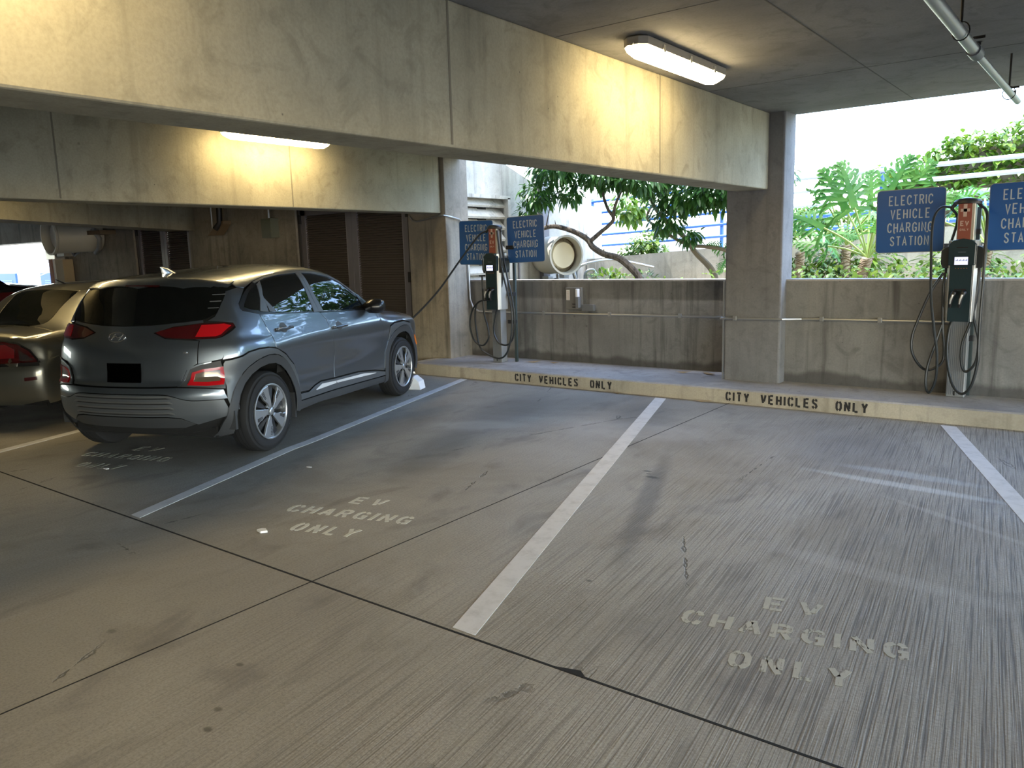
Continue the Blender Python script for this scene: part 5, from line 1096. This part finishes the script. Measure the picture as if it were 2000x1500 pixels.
# far left: white building with blue doors, seen through the opening
struct('wall_yard', MB().box((-48, 17.0, -.1), (-29.5, 17.4, 1.95)), M['whitewall'] if 'whitewall' in M else M.setdefault('whitewall', mat('white_render', (.62, .62, .64), .8)), 'white rendered wall of the yard building')
for (a, b, lb) in ((-41.6, -38.7, 'bright blue louvered door in the white yard building, beside the corner post'), (-47.0, -44.5, 'darker blue door in the white yard building at the left edge')):
    r = empty('yard_door', ((a+b)/2, 16.98, 0), lb, 'door')
    MB().box((a, 16.90, 0), (b, 16.995, 1.28)).build('door_panel', M['doorblue'], r, wpar=r)
    m = MB(); [m.box((a+.5, 16.88, .45+.09*k), (b-.4, 16.905, .49+.09*k)) for k in range(6)]; m.build('door_louver', M['railblue'], r, wpar=r)
r = empty('overhead_wires', (-30, 13, 2), 'thin wires strung across the far left opening', 'wire')
for z0, z1 in ((2.02, 2.1), (1.62, 1.72)): MB().tube(crom([(-37.5, 15, z0-.5), (-34, 15, z0), (-29, 14, (z0+z1)/2), (-22, 10, z1)], 5), .018, 6).build('wire', M['grey_light'], r, True, wpar=r)

# ---- leaves
def leaf(mb, p, d, L, w, droop=.25, up=Vector((0, 0, 1)), fold=.25):
    d = d.normalized(); s = d.cross(up); s = s.normalized() if s.length > 1e-3 else Vector((1, 0, 0)); n = s.cross(d).normalized()
    prof = ((0, .05), (.3, .85), (.6, .9), (.85, .45), (1, 0.02)); vs = []; b = len(mb.v)
    for t, k in prof:
        c = p+d*(L*t)-Vector((0, 0, 1))*(droop*L*t*t)
        vs += [c+s*(w*k)+n*(fold*w*k), c, c-s*(w*k)+n*(fold*w*k)]
    fs = []
    for i in range(len(prof)-1):
        a = 3*i; fs += [(a, a+1, a+4, a+3), (a+1, a+2, a+5, a+4)]
    mb.add(vs, fs)
def build_leaves(mb, name, m, parent):
    me = bpy.data.meshes.new(name); me.from_pydata([tuple(v) for v in mb.v], [], mb.f); me.update(); me.materials.append(m)
    me.polygons.foreach_set('use_smooth', [True]*len(me.polygons))
    o = bpy.data.objects.new(name, me); COL.objects.link(o); o.parent = parent; return o
rnd = random.Random(11)
def rv(r=1.): return Vector((rnd.gauss(0, r), rnd.gauss(0, r), rnd.gauss(0, r)))
# tree with the twisting trunk
t1 = empty('tree', (-5.62, 10.5, GZ), 'small gnarled tree with dark twisting branches behind the middle parapet', 'tree', 'gnarled garden trees')
br = [([(-5.60, 10.5, .95), (-5.62, 10.5, 1.15), (-5.70, 10.5, 1.26), (-5.92, 10.45, 1.45), (-6.15, 10.4, 1.52), (-6.35, 10.4, 1.63), (-6.45, 10.4, 1.75), (-6.65, 10.35, 1.87), (-6.95, 10.3, 1.96), (-7.15, 10.25, 1.94), (-7.32, 10.2, 1.88)], .06, .03),
      ([(-6.42, 10.4, 1.70), (-6.28, 10.45, 1.82), (-6.05, 10.5, 2.02), (-6.15, 10.5, 2.20), (-6.22, 10.5, 2.45), (-6.05, 10.4, 2.75), (-6.1, 10.3, 3.1)], .035, .015),
      ([(-6.05, 10.5, 2.02), (-6.02, 10.5, 2.22), (-5.9, 10.5, 2.45), (-5.75, 10.45, 2.7), (-5.7, 10.4, 3.0)], .026, .012),
      ([(-6.22, 10.5, 2.45), (-6.5, 10.4, 2.62), (-6.8, 10.2, 2.75)], .015, .008), ([(-7.32, 10.2, 1.88), (-7.2, 10.1, 2.1), (-7.15, 10.0, 2.4)], .012, .007), ([(-7.1, 10.25, 1.95), (-7.0, 10.2, 2.2), (-6.85, 10.1, 2.45)], .010, .006)]
mb = MB()
for pts, a, b in br:
    P = crom(pts, 5); n = len(P); mb.tube(P, [a+(b-a)*i/(n-1) for i in range(n)], 9)
for i in range(16):
    k = rnd.choice(br[0][0][3:]); p = Vector(k); mb.tube([p, p+Vector((rnd.uniform(-.03, .03), -.02, rnd.uniform(.06, .10)))], [.012, .002], 5)
mb.build('trunk', M['bark'], t1, True, wpar=t1)
t2 = empty('tree', (-5.0, 11.2, GZ), 'second gnarled tree with paler trunks right of the dark one, by the square column', 'tree', 'gnarled garden trees')
M['bark2'] = mat('bark_pale', (.28, .23, .16), .85)
br2 = [([(-4.6, 11.0, .95), (-4.7, 11.0, 1.25), (-4.95, 11.0, 1.50), (-5.15, 11.0, 1.75), (-5.55, 11.0, 2.1), (-5.7, 10.9, 2.4), (-6.0, 10.9, 2.55)], .05, .022),
       ([(-4.25, 11.0, .95), (-4.30, 11.0, 1.2), (-4.45, 11.0, 1.5), (-4.75, 11.0, 1.58), (-5.1, 11.0, 1.63), (-5.5, 11.0, 1.85), (-5.75, 11.0, 2.05), (-5.6, 11, 2.3)], .035, .018),
       ([(-4.45, 11.0, 1.5), (-4.30, 11.0, 1.75), (-4.15, 11.0, 2.05), (-4.2, 11.0, 2.5)], .026, .012)]
mb = MB()
for pts, a, b in br2:
    P = crom(pts, 5); n = len(P); mb.tube(P, [a+(b-a)*i/(n-1) for i in range(n)], 9)
mb.build('trunk', M['bark2'], t2, True, wpar=t2)
def clump(mb, c, R_, n, L=.13, w=.026, low=.5):
    for i in range(n):
        v = rv(); v.normalize(); v.z *= .75; p = Vector(c)+Vector((v.x*R_[0], v.y*R_[1], v.z*R_[2]))*rnd.uniform(.45, 1.0)
        d = v+rv(.5)+Vector((0, 0, -low)); k = rnd.uniform(.7, 1.25); leaf(mb, p, d, L*k, w*k, rnd.uniform(.1, .5))
mb = MB()
for c, R_, n in (((-6.98, 9.9, 2.45), (.27, .3, .30), 260), ((-6.65, 9.9, 2.78), (.5, .4, .25), 420), ((-6.1, 10.3, 2.70), (.6, .5, .26), 520), ((-5.5, 10.4, 2.62), (.55, .5, .32), 520), ((-6.6, 10, 3.1), (.7, .6, .25), 500), ((-5.9, 10.4, 3.15), (.9, .6, .3), 600), ((-6.0, 10.6, 3.8), (.9, .7, .45), 500), ((-7.12, 9.8, 2.2), (.14, .2, .16), 70), ((-6.55, 10.1, 2.45), (.2, .2, .2), 120)):
    clump(mb, c, R_, n)
build_leaves(mb, 'foliage', M['leaf'], t1).location = -t1.location
mb = MB()
for c, R_, n in (((-5.1, 10.9, 2.35), (.6, .5, .38), 700), ((-4.5, 10.9, 2.40), (.6, .5, .40), 700), ((-4.0, 10.9, 2.5), (.5, .5, .45), 600), ((-5.3, 10.8, 2.0), (.30, .3, .28), 220), ((-4.7, 10.8, 3.0), (1.1, .6, .4), 900), ((-4.6, 10.9, 3.7), (1.2, .8, .5), 800), ((-4.3, 10.9, 3.3), (.6, .6, .5), 500), ((-3.9, 10.9, 2.0), (.25, .3, .3), 160), ((-4.9, 10.7, 1.75), (.18, .2, .14), 70)):
    clump(mb, c, R_, n, .12, .027)
build_leaves(mb, 'foliage', M['leaf'], t2).location = -t2.location
mb = MB(); clump(mb, (-6.6, 12.0, 2.30), (.35, .3, .35), 200, .13, .04); o = build_leaves(mb, 'bush', M['leafy'], None); tag(o, 'yellow-green leaves glowing behind the branches of the dark tree', 'bush')
mb = MB()
for c, R_, n in (((-6.75, 12.7, 1.55), (.5, .25, .18), 420), ((-6.6, 12.6, 1.72), (.35, .3, .25), 300)): clump(mb, c, R_, n, .09, .03, .1)
tag(build_leaves(mb, 'bush', M['grassm'], None), 'low green bush on the retaining wall below the blue rails', 'bush')
# ---- split-leaf philodendrons
def phil_leaf(mb, sm, base, az, el, plen, L, roll=None):
    d = Vector((math.cos(az)*math.cos(el), math.sin(az)*math.cos(el), math.sin(el)))
    tip = base+d*plen; mid = base+d*plen*.5+Vector((0, 0, .06*plen)); sm.tube(crom([base, mid, tip], 4), [.012]*9, 6)
    el2 = el-(rnd.uniform(.5, 1.1) if roll is None else rnd.uniform(-.05, .25)); m_ = Vector((math.cos(az)*math.cos(el2), math.sin(az)*math.cos(el2), math.sin(el2))); s = m_.cross(Vector((0, 0, 1)))
    s = s.normalized() if s.length > .05 else Vector((1, 0, 0)); roll = rnd.uniform(-1.2, 1.2) if roll is None else roll; n = s.cross(m_); s = (s*math.cos(roll)+n*math.sin(roll)); n = s.cross(m_)
    N_ = 8
    for k in range(N_):
        t = k/(N_-1); p = tip+m_*(L*t)-Vector((0, 0, 1))*(.18*L*t*t); w = L*(.62-.45*t)*(1 if k else .8)
        for q in (-1, 1):
            a = math.radians(68-48*t) if k else math.radians(100); dd = s*q*math.sin(a)+m_*math.cos(a)-n*.12
            leaf(mb, p, dd, w, L*.046, .22, n, .15)
            if w > .2*L:
                for u in (.5, .72): leaf(mb, p+dd*w*u, dd+m_*rnd.choice((-.8, .9)), w*.42, L*.034, .3, n, .1)
        if k < N_-1:
            p2 = tip+m_*(L*(t+1/(N_-1)))-Vector((0, 0, 1))*(.18*L*(t+1/(N_-1))**2); ww = L*.085*(1-t*.6)
            mb.add([p+s*ww, p-s*ww, p2-s*ww*.8, p2+s*ww*.8], [(0, 1, 2, 3)])
def phil(x, y, z0, z1, lean, n, L, pl, lb, aim=None):
    r = empty('philodendron', (x, y, z0), lb, 'plant', 'split-leaf plants behind the right parapet')
    top = Vector((x+lean[0], y+lean[1], z1)); tr = MB(); P = crom([(x, y, z0-.1), (x+lean[0]*.3, y, (z0*.6+z1*.4)), top], 8)
    tr.tube(P, [.055+.008*(i % 2) for i in range(len(P))], 12); t = tr.build('trunk', M['philtrunk'], r, True, wpar=r)
    sc = MB()
    for i in range(1, len(P)-1, 1):
        c = P[i]; sc.tube([c+Vector((.066*math.cos(a), .066*math.sin(a), .018*math.sin(a*2+i))) for a in [k*2*PI/12 for k in range(12)]], .006, 4, closed=True)
    sc.build('leaf_scars', M['brownplate'], t, wpar=t)
    lv = MB(); st_ = MB()
    for i in range(n):
        az = (2.4*i+rnd.uniform(-.3, .3)) if aim is None else aim[i % len(aim)][0]; el = rnd.uniform(.45, 1.25) if aim is None else aim[i % len(aim)][1]
        p = pl*rnd.uniform(.8, 1.15) if aim is None else aim[i % len(aim)][2]; phil_leaf(lv, st_, top, az, el, p, L*rnd.uniform(.8, 1.1) if aim is None else aim[i % len(aim)][3], None if aim is None else aim[i % len(aim)][4])
    build_leaves(lv, 'leaves', M['phil'], r).location = -r.location
    st_.build('leaf_stalks', M['stalk'], r, True, wpar=r)
M['philtrunk'] = mat('philodendron_trunk', (.33, .28, .20), .8); M['stalk'] = mat('leaf_stalk', (.30, .42, .12), .5)
phil(-2.42, 9.9, GZ, 1.40, (.10, 0), 9, .5, .8, 'largest split-leaf philodendron, its tall leaves rising left of the blue sign', [(PI*.97, 1.12, .62, .62, 1.3), (PI*1.1, 1.30, .60, .60, 1.2), (.15, 1.32, .68, .56, -1.2), (.1, 1.12, .70, .55, -1.3), (PI, .62, .62, .48, 1.2), (1.8, 1.3, .6, .5, .2), (PI*.95, .30, .50, .42, 1.0), (-.2, .75, .7, .45, -1.2), (-1.2, .8, .4, .35, .2)])
phil(-3.35, 10.6, GZ, 1.48, (.05, 0), 8, .36, .5, 'thin-trunked philodendron near the square column')
phil(-2.9, 11.2, GZ, 1.55, (0, 0), 9, .42, .6, 'philodendron further back behind the tallest one')
phil(-1.25, 10.6, GZ, 1.5, (.05, 0), 11, .45, .7, 'philodendron behind the right charging station')
phil(-.35, 10.0, GZ, 1.35, (-.05, 0), 10, .42, .6, 'philodendron behind the sign at the right edge')
phil(-3.75, 11.3, GZ, 1.45, (0, 0), 9, .32, .5, 'feathery philodendron hard against the left side of the square column')
phil(-4.35, 11.0, GZ, 1.25, (0, 0), 7, .28, .35, 'small philodendron left of the square column under the trees')
phil(.35, 11.5, GZ, 2.2, (.0, 0), 11, .5, .6, 'yellowish philodendron high at the right edge')
# ground cover and hedge
for c, R_, n, m_, lb in (((-2.9, 11.5, 1.35), (.7, .3, .28), 420, 'leafy', 'sunlit yellow-green bush low behind the tallest philodendron'), ((-1.6, 11.6, 1.32), (.5, .3, .25), 320, 'grassm', 'low green bush behind the right charging station'), ((-.2, 11.5, 1.4), (.7, .3, .3), 420, 'leafy', 'yellow-green bush low at the right edge behind the parapet'), ((-3.9, 11.6, 1.25), (.5, .25, .2), 260, 'grassm', 'low green bush beside the square column')):
    mb = MB(); clump(mb, c, R_, n, .11, .030, .1); tag(build_leaves(mb, 'bush', M[m_], None), lb, 'bush')
mb = MB()
for i in range(1500):
    p = Vector((rnd.uniform(-4.0, 1.0), rnd.uniform(8.9, 11.9), GZ+rnd.uniform(0, .26))); leaf(mb, p, rv()+Vector((0, 0, .8)), .12, .028, .4)
for i in range(160):
    p = Vector((rnd.uniform(-7.2, -4.6), rnd.uniform(9.2, 11.9), GZ+rnd.uniform(0, .08))); leaf(mb, p, rv()+Vector((0, 0, .8)), .10, .022, .4)
o = build_leaves(mb, 'ground_cover', M['grassm'], None); tag(o, 'low leafy ground cover along the back of the parapet', 'ground cover', kind='stuff')
mb = MB(); clump(mb, (-6.35, 10.9, 1.16), (.35, .2, .14), 90, .14, .03, -.5); tag(build_leaves(mb, 'fern', M['grassm'], None), 'small bright fern in front of the retaining wall', 'plant')
mb = MB(); clump(mb, (-5.75, 10.9, 1.14), (.2, .15, .12), 50, .12, .025, -.5); tag(build_leaves(mb, 'fern', M['grassm'], None), 'small fern beside the foot of the dark tree', 'plant')
def hedge(x0, x1, y, zf, depth, lb, n, m_):
    mb = MB(); 
    for i in range(n):
        x = rnd.uniform(x0, x1); top = zf(x); z = 1.4+(top-1.4)*rnd.random()**.5; yy = y+rnd.uniform(0, depth)*(.4+.6*(z-1.4)/(top-1.4)); leaf(mb, Vector((x, yy, z)), rv()+Vector((0, -.6, .1)), .125, .042, .3)
    o = build_leaves(mb, 'foliage', m_, None); r = empty('hedge', ((x0+x1)/2, y+depth/2, 1.4), lb, 'hedge'); o.parent = r; o.location = -r.location
    w = MB(); xs = np.linspace(x0+.1, x1-.1, 12); 
    w.prism([(x0+.1, y+.35, 1.4), (x1-.1, y+.35, 1.4)]+[(x, y+.35, max(1.5, zf(x)-.25)) for x in xs[::-1]], (0, depth*.6, 0)); w.build('woody_core', M['bark2'], r, wpar=r)
hedge(-3.3, 3.5, 14.3, lambda x: 2.75+.33*(x+3.3)+.08*math.sin(x*5), .9, 'tall ivy hedge sloping up behind the rails at the right', 9500, M['leafy'])
hedge(-4.6, -2.6, 14.0, lambda x: 2.15+.1*math.sin(x*4), .5, 'low dark hedge behind the rails near the square column', 900, M['grassm'])
